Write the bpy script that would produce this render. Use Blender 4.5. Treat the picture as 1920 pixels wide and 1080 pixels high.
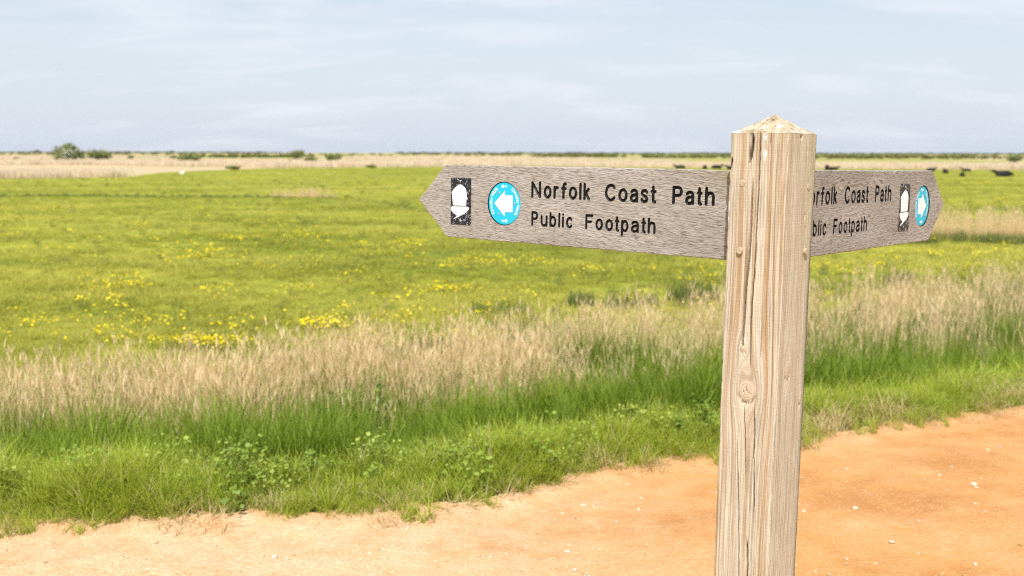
import bpy, bmesh, math
import numpy as np
from mathutils import Matrix, Vector, Euler
from mathutils.geometry import delaunay_2d_cdt

for o in list(bpy.data.objects):
    bpy.data.objects.remove(o)
scene = bpy.context.scene
COL = scene.collection
RAD = math.radians

# ------------------------------------------------------------------ camera
EYE = 1.70
F_PX = 1934.8                      # focal length in pixels of a 1920-wide frame
PITCH = RAD(7.4615)
cam_data = bpy.data.cameras.new('camera')
cam = bpy.data.objects.new('camera', cam_data)
COL.objects.link(cam)
cam.location = (0, 0, EYE)
cam.rotation_euler = (Matrix.Rotation(math.pi / 2 - PITCH, 3, 'X') @ Matrix.Rotation(RAD(0.10), 3, 'Z')).to_euler()
cam_data.sensor_width = 36.0
cam_data.lens = 36.0 * F_PX / 1920.0
cam_data.clip_start = 0.05
cam_data.clip_end = 30000
cam_data.dof.use_dof = True
cam_data.dof.focus_distance = 2.30
cam_data.dof.aperture_fstop = 4.6
cam_data.dof.aperture_blades = 7
scene.camera = cam

# ------------------------------------------------------------------ sky and sun
SUN_EL = RAD(54)
SUN_AZ = RAD(186)                  # behind the camera, a little to the left
world = bpy.data.worlds.new('World')
scene.world = world
world.use_nodes = True


class N:
    """tiny node-tree helper"""
    def __init__(self, tree):
        self.t = tree

    def node(self, typ, props=None, **inp):
        n = self.t.nodes.new(typ)
        for k, v in (props or {}).items():
            setattr(n, k, v)
        for k, v in inp.items():
            key = int(k[1:]) if k[0] == 'i' and k[1:].isdigit() else k.replace('_', ' ')
            self.set(n.inputs[key], v)
        return n

    def set(self, sock, v):
        if hasattr(v, 'is_output'):
            self.t.links.new(v, sock)
        elif hasattr(v, 'outputs'):
            self.t.links.new(v.outputs[0], sock)
        else:
            if sock.type == 'RGBA' and len(v) == 3:
                v = (*v, 1)
            sock.default_value = v

    def math(self, op, a, b=0.5, c=None, clamp=False):
        n = self.t.nodes.new('ShaderNodeMath')
        n.operation = op
        n.use_clamp = clamp
        self.set(n.inputs[0], a)
        self.set(n.inputs[1], b)
        if c is not None:
            self.set(n.inputs[2], c)
        return n.outputs[0]

    def mix(self, f, a, b, mode='MIX'):
        n = self.t.nodes.new('ShaderNodeMixRGB')
        n.blend_type = mode
        self.set(n.inputs[0], f)
        self.set(n.inputs[1], a)
        self.set(n.inputs[2], b)
        return n.outputs[0]

    def ramp(self, f, stops, interp='LINEAR'):
        n = self.t.nodes.new('ShaderNodeValToRGB')
        n.color_ramp.interpolation = interp
        e = n.color_ramp.elements
        while len(e) < len(stops):
            e.new(0.5)
        for q, (p, c) in zip(e, stops):
            q.position = p
            q.color = (*c, 1) if not isinstance(c, (int, float)) else (c, c, c, 1)
        self.set(n.inputs[0], f)
        return n.outputs[0]

    def noise(self, vec, scale=5.0, detail=4, rough=0.55, dist=0.0):
        n = self.t.nodes.new('ShaderNodeTexNoise')
        if vec is not None:
            self.set(n.inputs['Vector'], vec)
        n.inputs['Scale'].default_value = scale
        n.inputs['Detail'].default_value = detail
        n.inputs['Roughness'].default_value = rough
        n.inputs['Distortion'].default_value = dist
        return n.outputs[0]

    def scale(self, vec, s):
        n = self.t.nodes.new('ShaderNodeVectorMath')
        n.operation = 'MULTIPLY'
        self.set(n.inputs[0], vec)
        n.inputs[1].default_value = s
        return n.outputs[0]

    def attr(self, name, typ='GEOMETRY', out=2):
        n = self.t.nodes.new('ShaderNodeAttribute')
        n.attribute_name = name
        n.attribute_type = typ
        return n.outputs[out]


wn = N(world.node_tree)
world.node_tree.nodes.clear()
sky = wn.node('ShaderNodeTexSky', dict(sky_type='NISHITA', sun_disc=False, sun_elevation=SUN_EL, sun_rotation=SUN_AZ,
                                       altitude=0.0, air_density=1.0, dust_density=1.6, ozone_density=1.2))
tc = wn.node('ShaderNodeTexCoord')
sep = wn.node('ShaderNodeSeparateXYZ', i0=tc.outputs['Generated'])
zz = wn.math('ADD', wn.math('MAXIMUM', sep.outputs[2], 0.0), 0.20)
cv = wn.node('ShaderNodeCombineXYZ', i0=wn.math('DIVIDE', sep.outputs[0], zz), i1=wn.math('DIVIDE', sep.outputs[1], zz), i2=0.0)
n1 = wn.noise(wn.scale(cv, (0.7, 1.0, 1)), 1.2, 6, 0.50, 0.4)
n2 = wn.noise(wn.scale(cv, (0.7, 1.5, 1)), 2.2, 6, 0.55, 0.6)
cl = wn.math('ADD', wn.math('MULTIPLY', n1, 0.6), wn.math('MULTIPLY', n2, 0.4))
low = wn.ramp(wn.math('MAXIMUM', sep.outputs[2], 0.0), [(0.0, 1.0), (0.30, 0.0)])        # hazier towards the horizon
clf = wn.math('MAXIMUM', wn.ramp(cl, [(0.37, 0.30), (0.50, 0.72), (0.63, 0.98)]), wn.math('MULTIPLY', low, 0.97))
veil = wn.mix(low, (7.10, 7.70, 8.60), (6.60, 7.20, 8.25))
skc = wn.mix(clf, wn.mix(1.0, sky.outputs[0], (1.55, 1.45, 1.30), 'MULTIPLY'), veil)
wisp = wn.ramp(wn.math('ADD', wn.math('MULTIPLY', n2, 0.55), wn.math('MULTIPLY', n1, 0.45)), [(0.49, 0.0), (0.66, 0.75)])
skc = wn.mix(wisp, skc, (8.2, 8.45, 8.9))
bg = wn.node('ShaderNodeBackground', Color=skc, Strength=0.093)
wo = wn.node('ShaderNodeOutputWorld', Surface=bg)

sun_data = bpy.data.lights.new('sun', 'SUN')
sun_data.energy = 5.0
sun_data.angle = RAD(0.6)
sun_data.color = (1.0, 0.955, 0.89)
sun = bpy.data.objects.new('sun', sun_data)
COL.objects.link(sun)
to_sun = Vector((math.sin(SUN_AZ) * math.cos(SUN_EL), math.cos(SUN_AZ) * math.cos(SUN_EL), math.sin(SUN_EL)))
sun.rotation_euler = to_sun.to_track_quat('Z', 'Y').to_euler()
sun.location = to_sun * 50

vs = scene.view_settings
vs.view_transform = 'Standard'
vs.look = 'None'
vs.gamma = 1.0
vs.use_curve_mapping = False
vs.exposure = 0.25
scene.cycles.use_denoising = False      # fine grass and grain keep their texture; what is left reads as film grain
scene.cycles.filter_width = 1.15
scene.cycles.max_bounces = 8
scene.cycles.transparent_max_bounces = 8

# ------------------------------------------------------------------ helpers
rs = np.random.RandomState(7)


def vnoise(x, y, seed=0):
    """smooth value noise on numpy arrays, range 0..1"""
    x = np.asarray(x, float); y = np.asarray(y, float)
    xi = np.floor(x).astype(np.int64); yi = np.floor(y).astype(np.int64)
    fx = x - xi; fy = y - yi
    fx = fx * fx * (3 - 2 * fx); fy = fy * fy * (3 - 2 * fy)

    def h(a, b):
        v = np.sin(a * 127.1 + b * 311.7 + seed * 74.7) * 43758.5453
        return v - np.floor(v)
    return (h(xi, yi) * (1 - fx) + h(xi + 1, yi) * fx) * (1 - fy) + (h(xi, yi + 1) * (1 - fx) + h(xi + 1, yi + 1) * fx) * fy


def fbm(x, y, seed=0, o=4):
    v = 0; a = 0.5; s = 0
    for k in range(o):
        v = v + a * vnoise(x * 2 ** k, y * 2 ** k, seed + k); s += a; a *= 0.5
    return v / s


def mesh(name, verts, faces, mats=(), smooth=False, attrs=None, mat_idx=None):
    me = bpy.data.meshes.new(name)
    me.from_pydata([tuple(v) for v in np.asarray(verts, float).tolist()], [], [tuple(f) for f in (faces.tolist() if hasattr(faces, 'tolist') else faces)])
    for m in (mats if isinstance(mats, (list, tuple)) else [mats]):
        me.materials.append(m)
    for k, v in (attrs or {}).items():
        a = me.attributes.new(k, 'FLOAT', 'POINT')
        a.data.foreach_set('value', np.asarray(v, np.float32))
    if mat_idx is not None:
        me.polygons.foreach_set('material_index', np.asarray(mat_idx, np.int32))
    if smooth:
        me.polygons.foreach_set('use_smooth', np.ones(len(me.polygons), bool))
    me.update()
    return me


def obj(name, me, parent=None, loc=None, rot=None, label=None, cat=None, group=None, kind=None, scale=None):
    o = bpy.data.objects.new(name, me)
    COL.objects.link(o)
    if parent is not None:
        o.parent = parent
    if loc is not None:
        o.location = loc
    if rot is not None:
        o.rotation_euler = rot
    if scale is not None:
        o.scale = scale
    for k, v in (('label', label), ('category', cat), ('group', group), ('kind', kind)):
        if v:
            o[k] = v
    return o


def new_mat(name):
    m = bpy.data.materials.new(name)
    m.use_nodes = True
    m.node_tree.nodes.clear()
    n = N(m.node_tree)
    out = n.node('ShaderNodeOutputMaterial')
    return m, n, out


def principled(n, out, color, rough=0.8, bump=None, bump_dist=0.01, bump_str=1.0, spec=0.3, metal=0.0, coat=0.0):
    p = n.node('ShaderNodeBsdfPrincipled', Roughness=rough)
    n.set(p.inputs['Base Color'], color)
    p.inputs['Specular IOR Level'].default_value = spec
    p.inputs['Metallic'].default_value = metal
    p.inputs['Coat Weight'].default_value = coat
    if bump is not None:
        b = n.node('ShaderNodeBump', Strength=bump_str, Distance=bump_dist, Height=bump)
        n.set(p.inputs['Normal'], b)
    n.t.links.new(p.outputs[0], out.inputs['Surface'])
    return p


def plain_mat(name, color, rough=0.7, spec=0.3, var=0.12, scale=40, metal=0.0, bump=0.0):
    m, n, out = new_mat(name)
    t = n.node('ShaderNodeTexCoord')
    nz = n.noise(t.outputs['Object'], scale, 4)
    c = n.mix(n.math('MULTIPLY', nz, var * 2), color, tuple(x * 0.55 for x in color))
    principled(n, out, c, rough, nz if bump else None, bump or 0.01, 1.0, spec, metal)
    return m


def plant_mat(name, base, tip, alt, transl=0.35, rough=0.55, spec=0.25, alt_pow=1.0):
    """leaf or blade: colour runs from base to tip, each plant has its own tint"""
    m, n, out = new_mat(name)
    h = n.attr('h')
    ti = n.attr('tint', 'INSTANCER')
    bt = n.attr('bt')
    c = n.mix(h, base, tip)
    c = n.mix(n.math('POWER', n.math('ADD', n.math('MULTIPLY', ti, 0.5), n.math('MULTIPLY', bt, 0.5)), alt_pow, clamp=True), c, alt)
    p = n.node('ShaderNodeBsdfPrincipled', Roughness=rough)
    n.set(p.inputs['Base Color'], c)
    p.inputs['Specular IOR Level'].default_value = spec
    tr = n.node('ShaderNodeBsdfTranslucent')
    n.set(tr.inputs['Color'], n.mix(0.35, c, (1.0, 1.0, 0.35), 'MULTIPLY'))
    mx = n.node('ShaderNodeMixShader', i0=transl, i1=p, i2=tr)
    n.t.links.new(mx.outputs[0], out.inputs['Surface'])
    return m


# ------------------------------------------------------------------ terrain shape
EX = np.array([-60, -12, -5, -2.35, -1.54, -0.78, -0.28, 0.05, 0.28, 0.7, 1.12, 1.65, 2.28, 2.87, 3.38, 8, 14, 60])
EY = np.array([-6, 2.4, 4.0, 4.44, 4.48, 4.58, 4.68, 4.84, 5.15, 5.40, 5.52, 5.75, 6.20, 6.42, 6.65, 8.7, 11.3, 33])
RX = np.array([-60, -12, -4.2, 0, 3.5, 6.4, 14, 60])
RY = np.array([-2.9, 4.5, 6.6, 8.3, 10.1, 11.7, 15.8, 40])


def edge_y(x):
    return np.interp(x, EX, EY)


def reed_y(x):
    return np.interp(x, RX, RY)


DITCH = np.array([(-90, 55), (-26, 53.5), (-8.4, 52.3), (-4.5, 45), (-2.2, 39), (3.5, 33), (9, 29.3), (20, 28.4), (60, 36)])


def ditch_dist(x, y):
    d = np.full(np.shape(x), 1e9)
    for (ax, ay), (bx, by) in zip(DITCH[:-1], DITCH[1:]):
        vx, vy = bx - ax, by - ay
        t = np.clip(((x - ax) * vx + (y - ay) * vy) / (vx * vx + vy * vy), 0, 1)
        d = np.minimum(d, np.hypot(x - ax - t * vx, y - ay - t * vy))
    return d


def terrain(x, y):
    x = np.asarray(x, float); y = np.asarray(y, float)
    s = (y - edge_y(x)) * 0.93
    z = np.interp(s, [-3, -0.3, 0, 0.15, 0.45, 0.9, 1.8, 2.8, 4.5], [-0.02, -0.012, -0.012, 0.03, 0.05, -0.10, -0.42, -0.58, -0.55])
    far = np.clip((s - 0.3) / 3, 0, 1)
    z = z + far * 0.10 * (fbm(x * 0.35, y * 0.35, 3) - 0.5) * np.exp(-np.maximum(y - 60, 0) / 80)
    z = z + far * 0.05 * (fbm(x * 1.4, y * 1.4, 5) - 0.5) * np.exp(-np.maximum(y - 30, 0) / 40)
    d = ditch_dist(x, y)
    z = z - 0.38 * np.exp(-(d / 0.55) ** 2) * np.clip((y - 18) / 4, 0, 1)
    return z


def meadow_far(x, y):
    """distance along y at which the green meadow gives way to the reedbeds, as a function of direction"""
    a = x / np.maximum(y, 1.0)
    return np.interp(a, [-0.6, -0.49, -0.37, -0.34, -0.24, -0.03, 0.2, 0.36, 0.5, 0.7], [80, 86, 92, 112, 146, 172, 158, 148, 138, 130])


# ------------------------------------------------------------------ ground material
def ground_material():
    m, n, out = new_mat('meadow_ground')
    g = n.node('ShaderNodeNewGeometry')
    pos = g.outputs['Position']
    tan = n.attr('tan'); soil = n.attr('soil')
    a = n.noise(n.scale(pos, (0.10, 0.22, 1)), 1.0, 6, 0.6)
    b = n.noise(pos, 1.6, 5, 0.65)
    c = n.noise(n.scale(pos, (0.02, 0.05, 1)), 1.0, 5, 0.6)
    grass = n.ramp(n.math('ADD', n.math('MULTIPLY', a, 0.6), n.math('MULTIPLY', b, 0.4)),
                   [(0.34, (0.115, 0.150, 0.020)), (0.47, (0.215, 0.238, 0.028)), (0.57, (0.300, 0.305, 0.040)), (0.68, (0.37, 0.35, 0.080))])
    dry = n.ramp(n.math('ADD', n.math('MULTIPLY', c, 0.6), n.math('MULTIPLY', b, 0.4)),
                 [(0.3, (0.20, 0.20, 0.07)), (0.42, (0.42, 0.33, 0.19)), (0.7, (0.52, 0.42, 0.28))])
    col = n.mix(tan, grass, dry)
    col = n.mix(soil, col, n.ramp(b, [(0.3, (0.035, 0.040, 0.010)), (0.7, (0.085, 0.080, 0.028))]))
    principled(n, out, col, 0.95, b, 0.06, 0.6, 0.1)
    return m


def build_ground():
    ys = [-40.0, -25, -15, -9, -6, -4, -2, 0]
    y = 1.0
    while y < 17:
        ys.append(y); y += 0.13
    while y < 9000:
        ys.append(y); y *= 1.0135
    ys = np.array(ys)
    u = np.linspace(-1, 1, 281)
    u = np.sign(u) * (0.55 * np.abs(u) + 0.45 * np.abs(u) ** 2.2)
    U, Y = np.meshgrid(u, ys)
    X = U * (24 + 1.15 * np.maximum(Y, 0))
    Z = terrain(X, Y)
    mf = meadow_far(X, Y)
    tan = np.clip((Y - mf * (0.985 + 0.06 * fbm(X * 0.05, Y * 0.02, 9))) / (mf * 0.012), 0, 1)
    # green strips between the reedbeds, dull marsh green towards the horizon
    band = fbm(X * 0.004 + 3.1, np.log(np.maximum(Y, 1)) * 6.0, 21, 4)
    tan = tan * np.where(Y > 180, np.clip(1.2 - 3.6 * np.clip(band - 0.48, 0, 1) * 3.0, 0.0, 1), 1)
    right = np.clip((X / np.maximum(Y, 1) + 0.05) / 0.25, 0, 1)
    tan = tan * (1 - 0.75 * right * np.clip((Y - 210) / 40, 0, 1) * (band > 0.40))
    tan = np.where(Y > 175, np.maximum(tan, 0.28), tan)
    tan = tan * np.interp(Y, [0, 1400, 2600, 9000], [1, 1, 0.5, 0.35])
    s = (Y - edge_y(X)) * 0.93
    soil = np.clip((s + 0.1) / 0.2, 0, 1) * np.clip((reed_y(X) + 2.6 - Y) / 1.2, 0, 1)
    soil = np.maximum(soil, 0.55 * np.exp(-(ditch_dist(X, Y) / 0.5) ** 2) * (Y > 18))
    nr, nc = X.shape
    idx = np.arange(nr * nc).reshape(nr, nc)
    F = np.stack([idx[:-1, :-1], idx[:-1, 1:], idx[1:, 1:], idx[1:, :-1]], -1).reshape(-1, 4)
    V = np.stack([X, Y, Z], -1).reshape(-1, 3)
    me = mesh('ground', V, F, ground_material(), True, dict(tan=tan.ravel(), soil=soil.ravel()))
    obj('ground', me, kind='structure')


build_ground()


# ------------------------------------------------------------------ sandy track
def track_material():
    m, n, out = new_mat('orange_sand')
    g = n.node('ShaderNodeNewGeometry')
    pos = g.outputs['Position']
    big = n.noise(n.scale(pos, (0.55, 0.95, 1)), 1.0, 4, 0.55, 0.3)
    mid = n.noise(pos, 5.5, 5, 0.62)
    fine = n.noise(pos, 70, 4, 0.7)
    grit = n.node('ShaderNodeTexVoronoi', dict(feature='F1'), Vector=pos, Scale=55.0)
    col = n.ramp(n.math('ADD', n.math('MULTIPLY', big, 0.6), n.math('MULTIPLY', mid, 0.4)),
                 [(0.37, (0.43, 0.195, 0.060)), (0.46, (0.52, 0.270, 0.095)), (0.55, (0.56, 0.310, 0.130)), (0.66, (0.61, 0.385, 0.20))])
    # gritty, paler surface towards the left where loose chalk and flint lie
    pale = n.attr('pale')
    col = n.mix(n.math('MULTIPLY', pale, n.ramp(mid, [(0.30, 0.35), (0.62, 0.90)])), col, (0.63, 0.465, 0.305))
    damp = n.attr('damp')
    col = n.mix(n.math('MULTIPLY', damp, n.ramp(n.noise(pos, 3.0, 5, 0.6, 0.6), [(0.38, 0.0), (0.58, 0.85)])), col, (0.36, 0.15, 0.038))
    col = n.mix(n.ramp(grit.outputs[0], [(0.0, 0.75), (0.16, 0.45), (0.34, 0.0)]), col, n.ramp(grit.outputs[1], [(0.0, (0.30, 0.16, 0.07)), (0.45, (0.62, 0.42, 0.24)), (1.0, (0.78, 0.66, 0.50))]))
    col = n.mix(n.ramp(fine, [(0.40, 0.0), (0.66, 0.6)]), col, (0.40, 0.20, 0.08))
    h = n.math('ADD', n.math('ADD', n.math('MULTIPLY', mid, 0.5), n.math('MULTIPLY', fine, 0.18)), n.math('MULTIPLY', grit.outputs[0], -0.15))
    principled(n, out, col, 0.95, h, 0.035, 0.8, 0.12)
    return m


def build_track():
    xs = np.concatenate([np.linspace(-40, -5, 60), np.linspace(-4.9, 5.5, 420), np.linspace(5.7, 40, 60)])
    # t = 0 at the near side, 1 at the far (grass) edge
    t = 1 - np.linspace(0, 1, 90) ** 1.6
    t = t[::-1]
    X, T = np.meshgrid(xs, t)
    ragged = 0.10 * (fbm(X * 2.2, X * 0 + 4, 31) - 0.5) + 0.10 * (fbm(X * 9, X * 0 + 2, 33) - 0.5) + 0.10
    far = edge_y(X) + ragged
    near = edge_y(X) * 0.45 - 9.0
    Y = near + (far - near) * T
    Z = 0.004 + 0.03 * (fbm(X * 0.8, Y * 0.8, 41) - 0.5) + 0.02 * (fbm(X * 4, Y * 4, 43, 3) - 0.5)
    Z = Z + 0.012 * (fbm(X * 14, Y * 14, 45, 2) - 0.5)
    Z = Z + np.clip((Y - far + 0.25) / 0.25, 0, 1) * 0.03
    Z = np.maximum(Z, terrain(X, Y) + 0.004)
    damp = np.exp(-((X - 1.95) / 0.55) ** 2 - ((Y - 4.85) / 0.24) ** 2) + 0.8 * np.exp(-((X - 2.5) / 0.5) ** 2 - ((Y - 5.55) / 0.3) ** 2) + 0.5 * np.exp(-((X - 0.7) / 0.7) ** 2 - ((Y - 4.6) / 0.2) ** 2)
    pale = np.clip((1.1 - X) / 1.6, 0, 1) * np.clip((5.4 - Y) / 0.6, 0, 1) + np.clip((Y - far + 0.30) / 0.30, 0, 1) * 0.5
    nr, nc = X.shape
    idx = np.arange(nr * nc).reshape(nr, nc)
    F = np.stack([idx[:-1, :-1], idx[:-1, 1:], idx[1:, 1:], idx[1:, :-1]], -1).reshape(-1, 4)
    me = mesh('track', np.stack([X, Y, Z], -1).reshape(-1, 3), F, track_material(), True, dict(damp=np.clip(damp, 0, 1).ravel(), pale=np.clip(pale, 0, 1).ravel()))
    obj('track', me, kind='structure')


build_track()


# ------------------------------------------------------------------ fingerpost
W = 0.125
HB = 1.745                         # height of the post shoulder above its foot
T_TOP = Vector((0.52546, 2.095, 0.0383 + EYE))
M_POST = Matrix.Rotation(0.01258, 3, 'Y') @ Matrix.Rotation(-0.00621, 3, 'X') @ Matrix.Rotation(-0.70988, 3, 'Z')
base = T_TOP + M_POST @ Vector((0, 0, -HB))
signpost = bpy.data.objects.new('fingerpost', None)
COL.objects.link(signpost)
signpost.matrix_world = Matrix.Translation(base) @ M_POST.to_4x4()
signpost['label'] = 'weathered wooden fingerpost with two grey arms beside the sandy track'
signpost['category'] = 'signpost'


def post_material():
    m, n, out = new_mat('weathered_pine')
    gu = n.attr('gu'); knot = n.attr('knot'); bark = n.attr('bark'); drip = n.attr('drip'); moss = n.attr('moss'); rf = n.attr('rface')
    t = n.node('ShaderNodeTexCoord')
    sp = n.node('ShaderNodeSeparateXYZ', i0=t.outputs['Object'])
    z = sp.outputs[2]
    def gv(ku, kz, off=0.0):
        return n.node('ShaderNodeCombineXYZ', i0=n.math('MULTIPLY', gu, ku), i1=n.math('MULTIPLY', z, kz), i2=off).outputs[0]
    wide = n.noise(gv(75, 1.1), 1.0, 3, 0.6, 0.25)
    lines = n.noise(gv(230, 2.4, 3.0), 1.0, 4, 0.6, 0.2)
    hair = n.noise(gv(900, 9.0, 7.0), 1.0, 3, 0.6)
    blot = n.noise(t.outputs['Object'], 22.0, 5, 0.6)
    pale = n.mix(blot, (0.69, 0.632, 0.515), (0.55, 0.49, 0.38))
    col = n.mix(n.ramp(wide, [(0.46, 0.0), (0.60, 0.88)]), pale, (0.47, 0.290, 0.140))
    col = n.mix(n.math('MULTIPLY', n.ramp(lines, [(0.48, 0.0), (0.60, 0.95)]), n.ramp(n.noise(gv(30, 3.0, 21.0), 1.0, 3, 0.6), [(0.36, 0.25), (0.60, 1.0)])), col, (0.27, 0.160, 0.080))
    col = n.mix(n.math('MULTIPLY', rf, 0.55), col, n.mix(n.ramp(lines, [(0.48, 0.0), (0.68, 0.8)]), (0.60, 0.54, 0.425), (0.43, 0.355, 0.24)))
    col = n.mix(n.ramp(hair, [(0.50, 0.0), (0.64, 0.65)]), col, (0.23, 0.155, 0.095))
    # silvered wood towards the foot and the arrises
    grey = n.math('MULTIPLY', n.ramp(n.noise(gv(14, 1.5, 11.0), 1.0, 4), [(0.42, 0.0), (0.68, 0.8)]), n.attr('grey'))
    col = n.mix(grey, col, (0.55, 0.50, 0.41))
    # knots: rings, darker rim, pale heart
    ring = n.math('ADD', n.math('MULTIPLY', n.math('SINE', n.math('MULTIPLY', knot, 24.0)), 0.25), 0.5)
    kc = n.mix(ring, (0.62, 0.54, 0.44), (0.36, 0.24, 0.135))
    col = n.mix(n.ramp(knot, [(0.80, 0.9), (1.0, 0.0)]), col, kc)
    col = n.mix(n.attr('wane'), col, (0.56, 0.52, 0.44))
    col = n.mix(n.attr('rim'), col, (0.15, 0.09, 0.045))
    bk = n.noise(t.outputs['Object'], 420.0, 3, 0.7)
    col = n.mix(n.math('MULTIPLY', bark, n.ramp(bk, [(0.3, 1.0), (0.68, 0.45)])), col, (0.20, 0.135, 0.080))
    col = n.mix(n.math('MULTIPLY', moss, n.ramp(n.noise(t.outputs['Object'], 160, 4, 0.7), [(0.40, 0.0), (0.62, 0.75)])), col, (0.30, 0.30, 0.12))
    col = n.mix(n.attr('crack_shade'), col, (0.065, 0.043, 0.027))  # painted crack shade: dark brown makes the thin cracks read deeper
    col = n.mix(drip, col, (0.85, 0.84, 0.80))
    saw = n.noise(n.scale(t.outputs['Object'], (6, 6, 420)), 1.0, 2, 0.6)
    hgt = n.math('ADD', n.math('ADD', n.math('MULTIPLY', lines, -0.55), n.math('MULTIPLY', hair, -0.30)), n.math('ADD', n.math('MULTIPLY', saw, 0.09), n.math('MULTIPLY', n.math('MULTIPLY', bark, bk), 1.2)))
    principled(n, out, col, 0.85, hgt, 0.006, 0.9, 0.2)
    return m


def top_material():
    m, n, out = new_mat('end_grain_pine')
    t = n.node('ShaderNodeTexCoord')
    o = t.outputs['Object']
    blot = n.noise(o, 60, 5, 0.65)
    fine = n.noise(o, 420, 3, 0.7)
    col = n.ramp(blot, [(0.36, (0.28, 0.20, 0.11)), (0.48, (0.42, 0.345, 0.24)), (0.66, (0.53, 0.465, 0.365))])
    col = n.mix(n.ramp(fine, [(0.60, 0.0), (0.78, 0.4)]), col, (0.35, 0.24, 0.13))
    sp = n.node('ShaderNodeSeparateXYZ', i0=o)
    col = n.mix(n.math('MULTIPLY', n.ramp(n.noise(o, 130, 4, 0.7), [(0.45, 0.0), (0.62, 0.8)]), n.ramp(n.math('MULTIPLY', sp.outputs[1], 14.0), [(0.0, 0.0), (0.8, 0.9)])), col, (0.33, 0.31, 0.11))
    spot = n.noise(o, 95, 2, 0.5)
    col = n.mix(n.ramp(spot, [(0.65, 0.0), (0.69, 0.9)]), col, (0.18, 0.11, 0.06))
    col = n.mix(n.ramp(n.noise(n.scale(o, (1, 1, 0.4)), 48, 2, 0.5), [(0.62, 0.0), (0.66, 1.0)]), col, (0.70, 0.68, 0.63))
    principled(n, out, col, 0.9, n.math('ADD', blot, n.math('MULTIPLY', fine, 0.4)), 0.003, 0.8, 0.15)
    return m


WOOD_POST = post_material()
# (points as (u, z below shoulder), half width, depth) in metres; L = broad left face, R = narrow right face
CRACKS_L = [
    ([(2.8, 0), (3.2, -104), (2.6, -189), (1.3, -285), (-1, -360), (0.3, -436), (4.5, -475), (5.5, -497)], 1.15, 8),
    ([(-7.9, -540), (-4.5, -590), (-0.7, -645), (2.9, -704)], 0.8, 5),
    ([(14.8, -537), (17.5, -600), (19.8, -673), (22, -730), (25.3, -785)], 1.0, 7),
    ([(-21.2, -608), (-16, -680), (-11.2, -747), (-7, -830), (-3, -910), (-1, -980)], 0.8, 5),
    ([(11.5, -815), (13.2, -846), (15.9, -903), (18, -990)], 1.4, 8),
    ([(-16.7, 2), (-15, -12), (-14.7, -22), (-17, -42), (-18.8, -58)], 3.2, 10),
    ([(-56, -48), (-58, -58), (-61, -74)], 1.6, 7),
    ([(25, 0), (24.6, -22)], 0.6, 4), ([(12.5, 0), (12.8, -18)], 0.5, 4),
    ([(21, -330), (23, -380), (23.5, -450)], 0.5, 3),
]
CRACKS_R = [
    ([(20.9, 0), (22, -24), (24.7, -58)], 1.0, 6),
    ([(27, -158), (27.5, -170)], 1.2, 5), ([(34.8, -184), (35.2, -196)], 1.0, 4),
    ([(-6.4, -2), (-7, -11)], 2.4, 7), ([(-15, 0), (-12, -9)], 0.8, 4),
    ([(-40, -300), (-36, -420)], 0.4, 2), ([(8, -640), (10, -655)], 1.0, 4), ([(-28, -860), (-22, -960)], 0.6, 3),
]
KNOTS_L = [(-3.1, -515.6, 20, 24), (-14.3, -430.4, 8, 9)]
KNOTS_R = [(-19.4, -469.5, 13, 22), (43.0, -540.1, 7, 12)]
BARK_L = [(-9.2, -90), (-9.2, -136), (-8.7, -196), (-10.7, -253), (-14.7, -306), (-15.3, -370), (-17.0, -418), (-15, -424)]


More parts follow.
